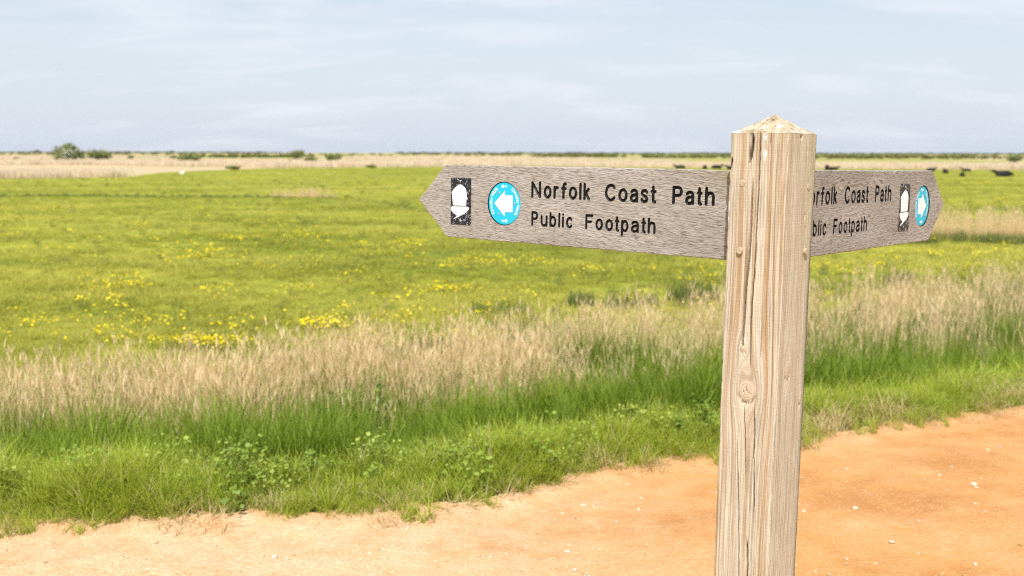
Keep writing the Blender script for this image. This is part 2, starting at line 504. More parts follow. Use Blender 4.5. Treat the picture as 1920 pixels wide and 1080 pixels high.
def build_post():
    h = W / 2
    nf = 190
    zs = np.concatenate([[0.0, 0.2, 0.4, 0.55, 0.68], np.linspace(0.76, HB - 0.012, 250), np.linspace(HB - 0.009, HB, 6)])
    fr = (np.arange(nf) + 0.5) / nf * 2 - 1
    cx, cy, face, uu = [], [], [], []
    for f in range(4):
        q = fr if f < 2 else fr[::10]
        for v in q:
            u = v * h
            x, y = [(u, -h), (h, u), (-u, h), (-h, -u)][f]
            cx.append(x); cy.append(y); face.append(f); uu.append(u)
    cx, cy, face, uu = map(np.array, (cx, cy, face, uu))
    nx = np.select([face == 1, face == 3], [1.0, -1.0], 0.0); ny = np.select([face == 0, face == 2], [-1.0, 1.0], 0.0)
    Z, CX = np.meshgrid(zs, cx, indexing='ij')
    CY = np.broadcast_to(cy, Z.shape); U = np.broadcast_to(uu, Z.shape); FC = np.broadcast_to(face, Z.shape)
    zb = (Z - HB) * 1000; u = U * 1000
    disp = np.zeros(Z.shape); knot = np.full(Z.shape, 2.0); bark = np.zeros(Z.shape); crack_shade = np.zeros(Z.shape); rim = np.zeros(Z.shape)
    gu = u.copy()
    L = FC == 0; Rr = FC == 1
    for sel, ks in ((L, KNOTS_L), (Rr, KNOTS_R)):
        for (ku, kz, ru, rz) in ks:
            du, dz = (u - ku), (zb - kz)
            e = np.hypot(du / ru, dz / rz)
            ew = np.hypot(du / ru, dz / (rz * 1.9))
            gu = np.where(sel, gu + np.where(ew > 0.05, -du * np.clip(1.15 / np.maximum(ew ** 2, 1.15), 0, 1), 0) * np.exp(-(ew / 4.5) ** 2), gu)
            knot = np.where(sel, np.minimum(knot, e), knot)
            disp += np.where(sel, 1.6 * np.exp(-(e / 0.75) ** 2) - 1.3 * np.exp(-((e - 1.0) / 0.14) ** 2) * (0.4 + 0.6 * (dz < -0.3 * rz)), 0)
            rim = np.maximum(rim, np.where(sel, np.exp(-((e - 1.02) / 0.14) ** 2) * np.clip(0.25 + 0.75 * (-dz / rz), 0.1, 1) * (fbm(u * 0.35, zb * 0.35, 51, 3) > 0.42), 0))
    # star-shaped check in the heart of the big knot
    for ang in (95, 215, 328):
        du, dz = u + 3.1, zb + 515.6
        a, b = math.cos(RAD(ang)), math.sin(RAD(ang))
        along = du * a + dz * b; across = np.abs(-du * b + dz * a)
        disp -= np.where(L & (along > 0) & (along < 9), 4.5 * np.clip(1 - across / 1.2, 0, 1), 0)
    for sel, cs in ((L, CRACKS_L), (Rr, CRACKS_R)):
        for pts, hw, dep in cs:
            p = np.array(pts, float)[::-1]
            inside = (zb >= p[0, 1]) & (zb <= p[-1, 1] + (3 if p[-1, 1] >= 0 else 0))
            t = (zb - p[0, 1]) / (p[-1, 1] - p[0, 1])
            uc = np.interp(zb, p[:, 1], p[:, 0]) + 1.3 * (fbm(zb * 0.05, zb * 0 + hw * 7, 61, 3) - 0.5) * 2
            end = np.where(p[-1, 1] > -5, 1.0, np.clip((1 - t) * 6, 0, 1)) * np.clip(t * 6, 0, 1)
            w = hw * (0.85 + 0.75 * fbm(zb * 0.04, zb * 0 + hw * 3, 63, 3)) * np.clip(end, 0.05, 1) + 0.05
            w = w * 1.6
            pro = np.clip(1.25 * (1 - np.abs(u - uc) / w), 0, 1)
            crack_shade = np.maximum(crack_shade, np.where(sel & inside, np.clip(pro * 1.6 - 0.35, 0, 0.9) * np.clip(end * 2, 0, 1), 0))  # mask for the shade painted inside the cracks
            disp -= np.where(sel & inside, dep * pro * np.clip(end, 0, 1), 0)
    p = np.array(BARK_L, float)[::-1]
    ins = (zb >= p[0, 1]) & (zb <= p[-1, 1])
    uc = np.interp(zb, p[:, 1], p[:, 0])
    wv = 3.3 * np.interp(zb, [-424, -400, -300, -200, -130, -90], [0.9, 1.1, 1.2, 0.9, 0.75, 0.2])
    bm = np.clip(1.4 * (1 - np.abs(u - uc + 1.6 * (fbm(zb * 0.22, u * 0.22, 71, 3) - 0.5)) / wv), 0, 1)
    bark = np.where(L & ins, bm, 0)
    disp -= np.where(L & ins, bm * (1.2 + 3.6 * fbm(u * 0.5, zb * 0.35, 73, 3)), 0)
    # dark gouge at the top has a brown floor too
    g = np.clip(1 - np.abs(u - np.interp(-zb, [0, 22, 58], [-16, -14.7, -18.8])) / 3.0, 0, 1)
    bark = np.maximum(bark, np.where(L & (zb > -58), g, 0))
    # slightly uneven sawn faces
    disp += 0.9 * (fbm(U * 30 + FC * 5, Z * 7, 81) - 0.5) * 2 + 0.35 * (fbm(gu * 0.25, Z * 6, 83, 3) - 0.5) * 2
    # arrises worn round; the far right one is waney below the arms
    for f0, sgn, R in ((0, 1, 4.0), (1, -1, 4.0), (0, -1, 5.0), (3, 1, 5.0)):
        e = h * 1000 - sgn * u
        disp -= np.where(FC == f0, np.where(e < R, R - np.sqrt(np.maximum(R * R - (R - e) ** 2, 0)), 0) * 0.8, 0)
    wane = np.interp(zb, [-1800, -900, -500, -250, -120, 0], [12, 12, 14, 12, 4, 3.5]) * (0.8 + 0.4 * fbm(Z * 9, Z * 0, 85, 2))
    e = h * 1000 - u
    disp -= np.where(Rr, np.clip(wane - e, 0, None) * 0.3, 0)
    shrink = np.where(FC == 2, wane * 0.0, 0)
    # nibbled left arris
    e = u + h * 1000
    disp -= np.where(L & (e < 5), 2.6 * np.clip(fbm(zb * 0.06, zb * 0 + 1, 87, 3) - 0.5, 0, 1) * 3 * (1 - e / 5), 0)
    X = CX + nx * disp / 1000; Y = CY + ny * disp / 1000
    drip = np.zeros(Z.shape)
    for (du_, z0, z1, wd) in ((13.2, 0, -10, 1.4), (13.4, -9, -9, 2.2), (14.8, -38, -38, 2.6), (15.2, -43, -49, 1.3), (-62, -140, -150, 3), (-62, -172, -178, 3)):
        zc = np.clip(zb, min(z0, z1), max(z0, z1))
        drip = np.maximum(drip, np.where(L, np.clip(1.6 - np.hypot((u - du_) / wd, (zb - zc) / (wd * 1.6)), 0, 1), 0))
    moss = np.where(Rr, np.clip((u - 8) / 40, 0, 1) * np.interp(zb, [-700, -300, -120, 0], [0.1, 0.3, 0.6, 1.0]), 0.05) + np.where(Rr, np.exp(-(u - 62) ** 2 / 80) * 0.5, 0)
    moss = np.maximum(moss, np.exp(zb / 9) * 0.4)
    grey = np.interp(zb, [-1700, -900, -500, -200, 0], [1, 0.9, 0.55, 0.35, 0.3]) + 0.4 * np.clip((np.abs(u) - 45) / 17, 0, 1)
    nr, nc = Z.shape
    idx = np.arange(nr * nc).reshape(nr, nc)
    nxt = np.roll(idx, -1, axis=1)
    F = np.stack([idx[:-1], nxt[:-1], nxt[1:], idx[1:]], -1).reshape(-1, 4)
    V = np.stack([X, Y, Z], -1).reshape(-1, 3)
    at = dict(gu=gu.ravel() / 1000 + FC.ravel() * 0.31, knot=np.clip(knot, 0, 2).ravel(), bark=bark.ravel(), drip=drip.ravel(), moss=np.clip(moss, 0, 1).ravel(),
              rface=(FC == 1).astype(float).ravel(), rim=np.clip(rim, 0, 1).ravel(), grey=np.clip(grey, 0, 1).ravel(), crack_shade=crack_shade.ravel(), wane=(np.where(Rr, np.clip((wane - (h * 1000 - u)) / 3, 0, 0.75), 0) * (zb < -170)).ravel())
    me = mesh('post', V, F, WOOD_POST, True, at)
    obj('post', me, signpost)
    # pointed top: rings from the shoulder up to the apex, following the shoulder outline
    ringx, ringy = X[-1], Y[-1]
    HC = 0.0375
    K = 26
    vv, ff = [], []
    for k in range(K + 1):
        t = k / K
        s = (1 - t) * 1.003
        jit = 0.0012 * (fbm(ringx * 60 + k * 0.6, ringy * 60 + k * 0.3, 91, 3) - 0.5) * 2 * (0 < k < K)
        vv.append(np.stack([ringx * s, ringy * s, HB + 0.0004 + HC * t + jit], -1))
    for k in range(K):
        a = np.arange(nc) + k * nc; b = np.roll(np.arange(nc), -1) + k * nc
        ff.append(np.stack([a, b, b + nc, a + nc], -1))
    me = mesh('pointed_top', np.concatenate(vv), np.concatenate(ff), top_material(), False)
    obj('pointed_top', me, signpost, label='pale end grain of the pyramid cut on the post top')


build_post()


def lathe(profile, seg=20, axis='-Y'):
    """profile: (radius, height) list; turned around the axis that points out of the board"""
    V, F = [], []
    for r, hgt in profile:
        for k in range(seg):
            a = 2 * math.pi * k / seg
            V.append((r * math.cos(a), -hgt, r * math.sin(a)))
    n = len(profile)
    for i in range(n - 1):
        for k in range(seg):
            k2 = (k + 1) % seg
            F.append((i * seg + k, i * seg + k2, (i + 1) * seg + k2, (i + 1) * seg + k))
    F.append(tuple((n - 1) * seg + k for k in range(seg)))
    return np.array(V), F


PEG = plain_mat('dowel_wood', (0.58, 0.47, 0.33), 0.8, 0.2, 0.5, 260, bump=0.002)
for (u, z, f, proud) in ((-32.7, -98.0, 0, 0.4), (-30.6, -233.4, 0, 4.5), (36.1, -103.8, 1, 0.5), (32.4, -233.6, 1, 4.5)):
    r = 6.8
    V, F = lathe([(r, -4), (r, proud), (r * 0.93, proud + 0.8), (r * 0.5, proud + 1.1)], 18)
    V = V / 1000
    V[:, 1] += 0.0008 * np.sign(V[:, 0]) * 0
    me = mesh('dowel', V, F, PEG)
    if f == 0:
        obj('dowel', me, signpost, (u / 1000, -W / 2, HB + z / 1000))
    else:
        obj('dowel', me, signpost, (W / 2, u / 1000, HB + z / 1000), (0, 0, math.pi / 2))

# ------------------------------------------------------------------ engraved lettering
def arc(cx, cy, rx, ry, a0, a1, n=28):
    t = np.radians(np.linspace(a0, a1, n))
    return [(cx + rx * math.cos(q), cy + ry * math.sin(q)) for q in t]


def crom(pts, n=8):
    p = np.array([pts[0]] + list(pts) + [pts[-1]], float)
    out = []
    for i in range(1, len(p) - 2):
        for t in np.linspace(0, 1, n, endpoint=False):
            a, b, c, d = p[i - 1], p[i], p[i + 1], p[i + 2]
            out.append(0.5 * (2 * b + (c - a) * t + (2 * a - 5 * b + 4 * c - d) * t * t + (3 * b - a - 3 * c + d) * t ** 3))
    out.append(p[-2])
    return [tuple(q) for q in out]


O = arc(0.5, 0.36, 0.5, 0.36, 0, 360, 44)
GLYPH = {
    'N': [[(0, 0), (0, 1), (1, 0), (1, 1)]],
    'o': [O],
    'r': [[(0, 0), (0, 0.72)], crom([(0, 0.40), (0.22, 0.60), (0.6, 0.71), (1, 0.69)])],
    'f': [[(0.42, 0), (0.42, 0.72)] + crom([(0.42, 0.72), (0.48, 0.90), (0.70, 0.99), (1, 0.98)]), [(0, 0.66), (0.95, 0.66)]],
    'l': [[(0.5, 0), (0.5, 1)]],
    'k': [[(0, 0), (0, 1)], [(0.92, 0.68), (0, 0.29)], [(0.32, 0.42), (1, 0)]],
    'C': [arc(0.56, 0.5, 0.56, 0.5, 42, 318, 40)],
    'a': [crom([(0.06, 0.60), (0.22, 0.69), (0.55, 0.72), (0.86, 0.66), (0.97, 0.50), (0.97, 0.30)]) + [(0.97, 0.06), (1.0, 0)],
          crom([(0.97, 0.42), (0.55, 0.41), (0.20, 0.36), (0, 0.20), (0.12, 0.04), (0.45, 0), (0.80, 0.06), (0.97, 0.20)])],
    's': [crom([(0.96, 0.60), (0.78, 0.70), (0.5, 0.72), (0.16, 0.68), (0.04, 0.55), (0.18, 0.43), (0.5, 0.37), (0.84, 0.30), (1, 0.17), (0.86, 0.04), (0.5, 0), (0.15, 0.03), (0, 0.12)])],
    't': [[(0.42, 0.97), (0.42, 0.16)] + crom([(0.42, 0.16), (0.52, 0.03), (0.75, 0.0), (1, 0.0)]), [(0, 0.68), (1, 0.68)]],
    'P': [[(0, 0), (0, 1)], [(0, 1), (0.5, 1)] + crom([(0.5, 1), (0.88, 0.95), (1, 0.74), (0.88, 0.54), (0.5, 0.49)]) + [(0, 0.49)]],
    'h': [[(0, 0), (0, 1)], crom([(0, 0.46), (0.18, 0.62), (0.5, 0.71), (0.85, 0.66), (1, 0.46)]) + [(1, 0)]],
    'u': [[(0, 0.72), (0, 0.3)] + crom([(0, 0.3), (0.12, 0.07), (0.42, 0), (0.78, 0.06), (1, 0.26)]), [(1, 0.72), (1, 0)]],
    'b': [[(0, 0), (0, 1)], O],
    'i': [[(0.5, 0), (0.5, 0.72)], [(0.5, 0.97), (0.5, 0.971)]],
    'c': [arc(0.54, 0.36, 0.54, 0.36, 40, 320, 34)],
    'F': [[(0, 0), (0, 1)], [(0, 1), (1, 1)], [(0, 0.53), (0.78, 0.53)]],
    'p': [[(0, -0.34), (0, 0.72)], O],
}
LINE_1 = [('N', -624.8, -594.0), ('o', -586.2, -562.0), ('r', -556.7, -540.9), ('f', -534.2, -516.7), ('o', -510.8, -485.9), ('l', -480.2, -473.4), ('k', -468.4, -449.0),
          ('C', -407.3, -377.4), ('o', -370.4, -344.8), ('a', -338.9, -316.2), ('s', -310.7, -290.2), ('t', -284.6, -269.1), ('P', -229.0, -202.8), ('a', -196.5, -173.6), ('t', -168.5, -154.4), ('h', -148.8, -124.6)]
LINE_2 = [('P', -623.1, -602.4), ('u', -594.1, -572.6), ('b', -567.2, -546.0), ('l', -540.1, -534.5), ('i', -529.2, -523.3), ('c', -517.1, -497.5), ('F', -460.9, -437.9), ('o', -431.9, -410.6),
          ('o', -404.0, -382.1), ('t', -378.0, -364.8), ('p', -360.7, -340.1), ('a', -333.9, -312.1), ('t', -306.4, -293.6), ('h', -289.5, -268.5)]


def seg_dist(px, py, polys):
    d = np.full(px.shape, 1e9)
    for poly in polys:
        for (ax, ay), (bx, by) in zip(poly[:-1], poly[1:]):
            vx, vy = bx - ax, by - ay
            L2 = vx * vx + vy * vy + 1e-12
            t = np.clip(((px - ax) * vx + (py - ay) * vy) / L2, 0, 1)
            d = np.minimum(d, (px - ax - t * vx) ** 2 + (py - ay - t * vy) ** 2)
    return np.sqrt(d)


def contours(S, xs, ys):
    """closed zero contours of the field S sampled on xs (cols) and ys (rows), by marching squares"""
    edges = {}
    pts = {}

    def key_pt(k):
        if k not in pts:
            kind, i, j = k
            if kind == 0:
                a, b = S[i, j], S[i, j + 1]; t = a / (a - b)
                pts[k] = (xs[j] + t * (xs[j + 1] - xs[j]), ys[i])
            else:
                a, b = S[i, j], S[i + 1, j]; t = a / (a - b)
                pts[k] = (xs[j], ys[i] + t * (ys[i + 1] - ys[i]))
        return k
    neg = S < 0
    c = neg[:-1, :-1].astype(int) + 2 * neg[:-1, 1:] + 4 * neg[1:, 1:] + 8 * neg[1:, :-1]
    table = {1: [(3, 0)], 2: [(0, 1)], 3: [(3, 1)], 4: [(1, 2)], 5: [(3, 0), (1, 2)], 6: [(0, 2)], 7: [(3, 2)], 8: [(2, 3)], 9: [(2, 0)], 10: [(0, 1), (2, 3)], 11: [(2, 1)], 12: [(1, 3)], 13: [(1, 0)], 14: [(0, 3)]}
    for i, j in zip(*np.nonzero((c > 0) & (c < 15))):
        ek = [(0, i, j), (1, i, j + 1), (0, i + 1, j), (1, i, j)]
        for a, b in table[int(c[i, j])]:
            ka, kb = key_pt(ek[a]), key_pt(ek[b])
            edges.setdefault(ka, []).append(kb); edges.setdefault(kb, []).append(ka)
    loops, seen = [], set()
    for k in edges:
        if k in seen:
            continue
        loop = [k]; seen.add(k); cur = k
        while True:
            nx = [q for q in edges[cur] if q not in seen]
            if not nx:
                break
            cur = nx[0]; seen.add(cur); loop.append(cur)
        if len(loop) > 8:
            loops.append([pts[q] for q in loop])
    return loops


def thin(loop, step):
    out = [loop[0]]
    for p in loop[1:]:
        if math.hypot(p[0] - out[-1][0], p[1] - out[-1][1]) >= step:
            out.append(p)
    if math.hypot(out[0][0] - out[-1][0], out[0][1] - out[-1][1]) < step * 0.5:
        out.pop()
    return out


class Letter:
    def __init__(self, ch, x0, x1, base, cap, sw, dx):
        x0 += dx; x1 += dx
        w = max(x1 - x0 - sw, 0.01)
        self.r = sw / 2
        self.polys = [[(x0 + self.r + (px * w if ch not in 'li' else 0), base + self.r + py * (cap - sw)) for px, py in g] for g in GLYPH[ch]]
        if ch in 'li':
            m = (x0 + x1) / 2
            self.polys = [[(m, y) for _, y in g] for g in self.polys]
        a = np.array([p for g in self.polys for p in g])
        self.lo = a.min(0) - self.r - 2; self.hi = a.max(0) + self.r + 2
        xs = np.arange(self.lo[0], self.hi[0] + 0.4, 0.4); ys = np.arange(self.lo[1], self.hi[1] + 0.4, 0.4)
        X, Y = np.meshgrid(xs, ys)
        self.S = seg_dist(X, Y, self.polys) - self.r
        wob = 0.5 * (vnoise(X * 0.35, Y * 0.35, 5) - 0.5)
        self.outer = [thin(l, 0.9) for l in contours(self.S + wob, xs, ys)]
        self.inner = [thin(l, 0.9) for l in contours(self.S + self.r * 0.42, xs, ys)]

    def dist(self, x, y):
        return seg_dist(np.asarray(x, float), np.asarray(y, float), self.polys)

    def mesh(self, mat, depth):
        V, E = [], []
        for loops in (self.outer, self.inner):
            for l in loops:
                b = len(V)
                V += l
                E += [(b + k, b + (k + 1) % len(l)) for k in range(len(l))]
        spine = []
        for g in self.polys:
            last = None
            for (a, b) in zip(g[:-1], g[1:]):
                nn = max(1, int(math.hypot(b[0] - a[0], b[1] - a[1]) / 1.5))
                for k in range(nn + 1):
                    q = (a[0] + (b[0] - a[0]) * k / nn, a[1] + (b[1] - a[1]) * k / nn)
                    if all(math.hypot(q[0] - s[0], q[1] - s[1]) > 1.0 for s in spine):
                        spine.append(q)
        V += spine
        vo, eo, fo = delaunay_2d_cdt([Vector(v) for v in V], E, [], 0, 1e-4)[:3]
        vo = np.array([tuple(v) for v in vo])
        d = self.dist(vo[:, 0], vo[:, 1]) / self.r
        prof = np.interp(d, [0, 0.58, 0.86, 1.0, 1.2], [1.0, 0.86, 0.25, 0.0, 0.0])
        faces = [f for f in fo]
        cen = np.array([vo[f].mean(0) for f in faces])
        keep = point_in_loops(cen, self.outer)
        faces = [f for f, k in zip(faces, keep) if k]
        P = np.stack([vo[:, 0], prof * depth + 0.05, vo[:, 1]], -1) / 1000
        return mesh('letter', P, orient(P, faces), mat, True)


def orient(P, faces):
    out = []
    for f in faces:
        a, b, c = P[f[0]], P[f[1]], P[f[2]]
        nrm = np.cross(b - a, c - a)
        out.append(tuple(f) if nrm[1] <= 0 else tuple(f[::-1]))
    return out


def point_in_loops(pts, loops):
    ins = np.zeros(len(pts), bool)
    for l in loops:
        l = np.array(l); a = l; b = np.roll(l, -1, axis=0)
        for (x1, y1), (x2, y2) in zip(a, b):
            if y1 == y2:
                continue
            cond = ((y1 > pts[:, 1]) != (y2 > pts[:, 1])) & (pts[:, 0] < (x2 - x1) * (pts[:, 1] - y1) / (y2 - y1) + x1)
            ins ^= cond
    return ins


def board_material(name, seed, knots, ang, green_side):
    """silvered oak; grain runs along X, bending round knots"""
    m, n, out = new_mat(name)
    t = n.node('ShaderNodeTexCoord')
    sp = n.node('ShaderNodeSeparateXYZ', i0=t.outputs['Object'])
    x, z = sp.outputs[0], sp.outputs[2]
    g = n.math('ADD', z, n.math('MULTIPLY', x, math.tan(RAD(ang))))
    warp = n.noise(n.scale(t.outputs['Object'], (2.2, 2.2, 5.0)), 1.0, 2, 0.5)
    g = n.math('ADD', g, n.math('MULTIPLY', n.math('SUBTRACT', warp, 0.5), 0.035))
    for (kx, kz, r) in knots:
        dx = n.math('SUBTRACT', x, kx); dz = n.math('SUBTRACT', z, kz)
        q = n.math('ADD', n.math('MULTIPLY', n.math('MULTIPLY', dx, dx), 0.22), n.math('MULTIPLY', dz, dz))
        g = n.math('ADD', g, n.math('MULTIPLY', dz, n.math('MULTIPLY', -0.9, n.math('EXPONENT', n.math('MULTIPLY', q, -1.0 / (r * r))))))
    def gv(kx, kz, off):
        return n.node('ShaderNodeCombineXYZ', i0=n.math('MULTIPLY', x, kx), i1=n.math('MULTIPLY', g, kz), i2=off + seed).outputs[0]
    streak = n.noise(gv(2.2, 110, 0.0), 1.0, 4, 0.62, 0.15)
    pore = n.noise(gv(48, 480, 5.0), 1.0, 3, 0.6, 0.3)
    pore2 = n.noise(gv(16, 300, 15.0), 1.0, 3, 0.6, 0.3)
    cloud = n.noise(gv(2.6, 12, 9.0), 1.0, 4, 0.55)
    col = n.ramp(cloud, [(0.30, (0.275, 0.250, 0.220)), (0.50, (0.355, 0.327, 0.294)), (0.70, (0.445, 0.417, 0.384))])
    col = n.mix(n.ramp(streak, [(0.50, 0.0), (0.68, 0.60)]), col, (0.285, 0.240, 0.198))
    col = n.mix(n.ramp(pore2, [(0.54, 0.0), (0.68, 0.50)]), col, (0.175, 0.142, 0.114))
    col = n.mix(n.ramp(pore, [(0.52, 0.0), (0.64, 0.80)]), col, (0.105, 0.083, 0.066))
    col = n.mix(n.ramp(pore, [(0.30, 0.45), (0.42, 0.0)]), col, (0.58, 0.54, 0.49))
    ax = n.math('ABSOLUTE', x)
    near = n.ramp(ax, [(0.06, 1.0), (0.20, 0.0)])
    high = n.ramp(n.math('ADD', n.math('MULTIPLY', z, 14.0), 1.0, clamp=True), [(0.2, 0.12), (0.9, 1.0)])
    al = n.math('MULTIPLY', n.math('MULTIPLY', near, high), n.ramp(n.noise(t.outputs['Object'], 40, 4, 0.65), [(0.36, 0.15), (0.62, 0.85)]))
    col = n.mix(al, col, (0.235, 0.195, 0.075))
    hgt = n.math('ADD', n.math('ADD', n.math('MULTIPLY', streak, -0.4), n.math('MULTIPLY', pore, -0.8)), n.math('MULTIPLY', pore2, -0.5))
    principled(n, out, col, 0.88, hgt, 0.0032, 0.9, 0.2)
    return m


PAINT = None


def black_paint():
    m, n, out = new_mat('black_letter_paint')
    t = n.node('ShaderNodeTexCoord')
    nz = n.noise(t.outputs['Object'], 300, 3)
    principled(n, out, n.mix(nz, (0.006, 0.006, 0.007), (0.011, 0.010, 0.010)), 0.45, None, 0.0006, 0.7, 0.15)
    return m


PAINT = black_paint()
PLATE_BLACK = None


def plate_material():
    m, n, out = new_mat('chipped_black_enamel')
    t = n.node('ShaderNodeTexCoord')
    o = t.outputs['Object']
    a = n.noise(o, 235, 3, 0.6)
    b = n.noise(o, 95, 3, 0.6)
    chip = n.math('MULTIPLY', n.ramp(a, [(0.57, 0.0), (0.61, 1.0)]), n.ramp(b, [(0.48, 0.0), (0.55, 1.0)]))
    col = n.mix(chip, (0.012, 0.013, 0.018), (0.60, 0.64, 0.69))
    principled(n, out, col, 0.45, chip, 0.0006, 0.6, 0.4)
    return m


PLATE_BLACK = plate_material()
ACORN_WHITE = plain_mat('white_enamel', (0.80, 0.81, 0.83), 0.4, 0.4, 0.05, 90)
DISC_BLUE = plain_mat('sky_blue_plastic', (0.012, 0.46, 0.66), 0.42, 0.4, 0.05, 60)
PRINT_WHITE = plain_mat('white_print', (0.82, 0.82, 0.81), 0.5, 0.3, 0.04, 90)
SCREW = plain_mat('screw_metal', (0.55, 0.50, 0.42), 0.38, 0.5, 0.3, 700, metal=0.85)
SCREW_HOLE = plain_mat('screw_recess', (0.03, 0.028, 0.025), 0.6, 0.3, 0.2, 300)


def plate_mesh(name, outline, z0, z1, mat, bevel=0.6):
    """flat plate: outline in mm (x, z), from depth z0 (towards the board) to z1 (towards the viewer), edges eased"""
    o = np.array(outline, float)
    c = o.mean(0)
    n = len(o)
    area = np.sum(o[:, 0] * np.roll(o[:, 1], -1) - np.roll(o[:, 0], -1) * o[:, 1])
    if area < 0:
        o = o[::-1]
    e = np.roll(o, -1, 0) - np.roll(o, 1, 0)
    nrm = np.stack([e[:, 1], -e[:, 0]], -1); nrm /= np.linalg.norm(nrm, axis=1, keepdims=True) + 1e-9
    ins = o - nrm * bevel
    V = [(x, -z0, y) for x, y in o] + [(x, -(z1 - bevel), y) for x, y in o] + [(x, -z1, y) for x, y in ins]
    F = []
    for k in range(n):
        k2 = (k + 1) % n
        F += [(k, k2, n + k2, n + k), (n + k, n + k2, 2 * n + k2, 2 * n + k)]
    F.append(tuple(2 * n + k for k in range(n)))
    return mesh(name, np.array(V) / 1000, F, mat)


def rounded_rect(x0, x1, z0, z1, r, seg=5):
    P = []
    for cx, cz, a in ((x1 - r, z0 + r, -90), (x1 - r, z1 - r, 0), (x0 + r, z1 - r, 90), (x0 + r, z0 + r, 180)):
        for k in range(seg + 1):
            q = RAD(a + 90 * k / seg)
            P.append((cx + r * math.cos(q), cz + r * math.sin(q)))
    return P


def screw(parent, x, z, out_mm, r=2.9):
    V, F = lathe([(r, out_mm - 0.5), (r, out_mm + 0.3), (r * 0.8, out_mm + 0.9), (r * 0.42, out_mm + 1.0)], 16)
    s = obj('screw', mesh('screw', V / 1000, F, SCREW, False), parent, (x / 1000, 0, z / 1000))
    return s


def text_mesh(chars_xf, mat, name, y_mm):
    """flat printed glyphs from the built-in font: (char, size mm, x, z, angle) -> one mesh"""
    V, F = [], []
    cache = {}
    for ch, size, x, z, ang in chars_xf:
        if ch not in cache:
            cu = bpy.data.curves.new('tmp', 'FONT')
            cu.body = ch; cu.align_x = 'CENTER'; cu.offset = 0.028; cu.resolution_u = 3
            ob = bpy.data.objects.new('tmp', cu); COL.objects.link(ob)
            bpy.context.view_layer.update()
            me = bpy.data.meshes.new_from_object(ob.evaluated_get(bpy.context.evaluated_depsgraph_get()))
            cache[ch] = (np.array([v.co[:2] for v in me.vertices]).reshape(-1, 2), [tuple(p.vertices) for p in me.polygons])
            bpy.data.objects.remove(ob); bpy.data.meshes.remove(me)
        v, f = cache[ch]
        c, s = math.cos(ang), math.sin(ang)
        b = len(V)
        for (px, pz) in v:
            px *= size; pz *= size
            V.append((x + px * c - pz * s, -y_mm, z + px * s + pz * c))
        F += [tuple(b + i for i in q) for q in f]
    P = np.array(V) / 1000
    return mesh(name, P, orient(P, F), mat)


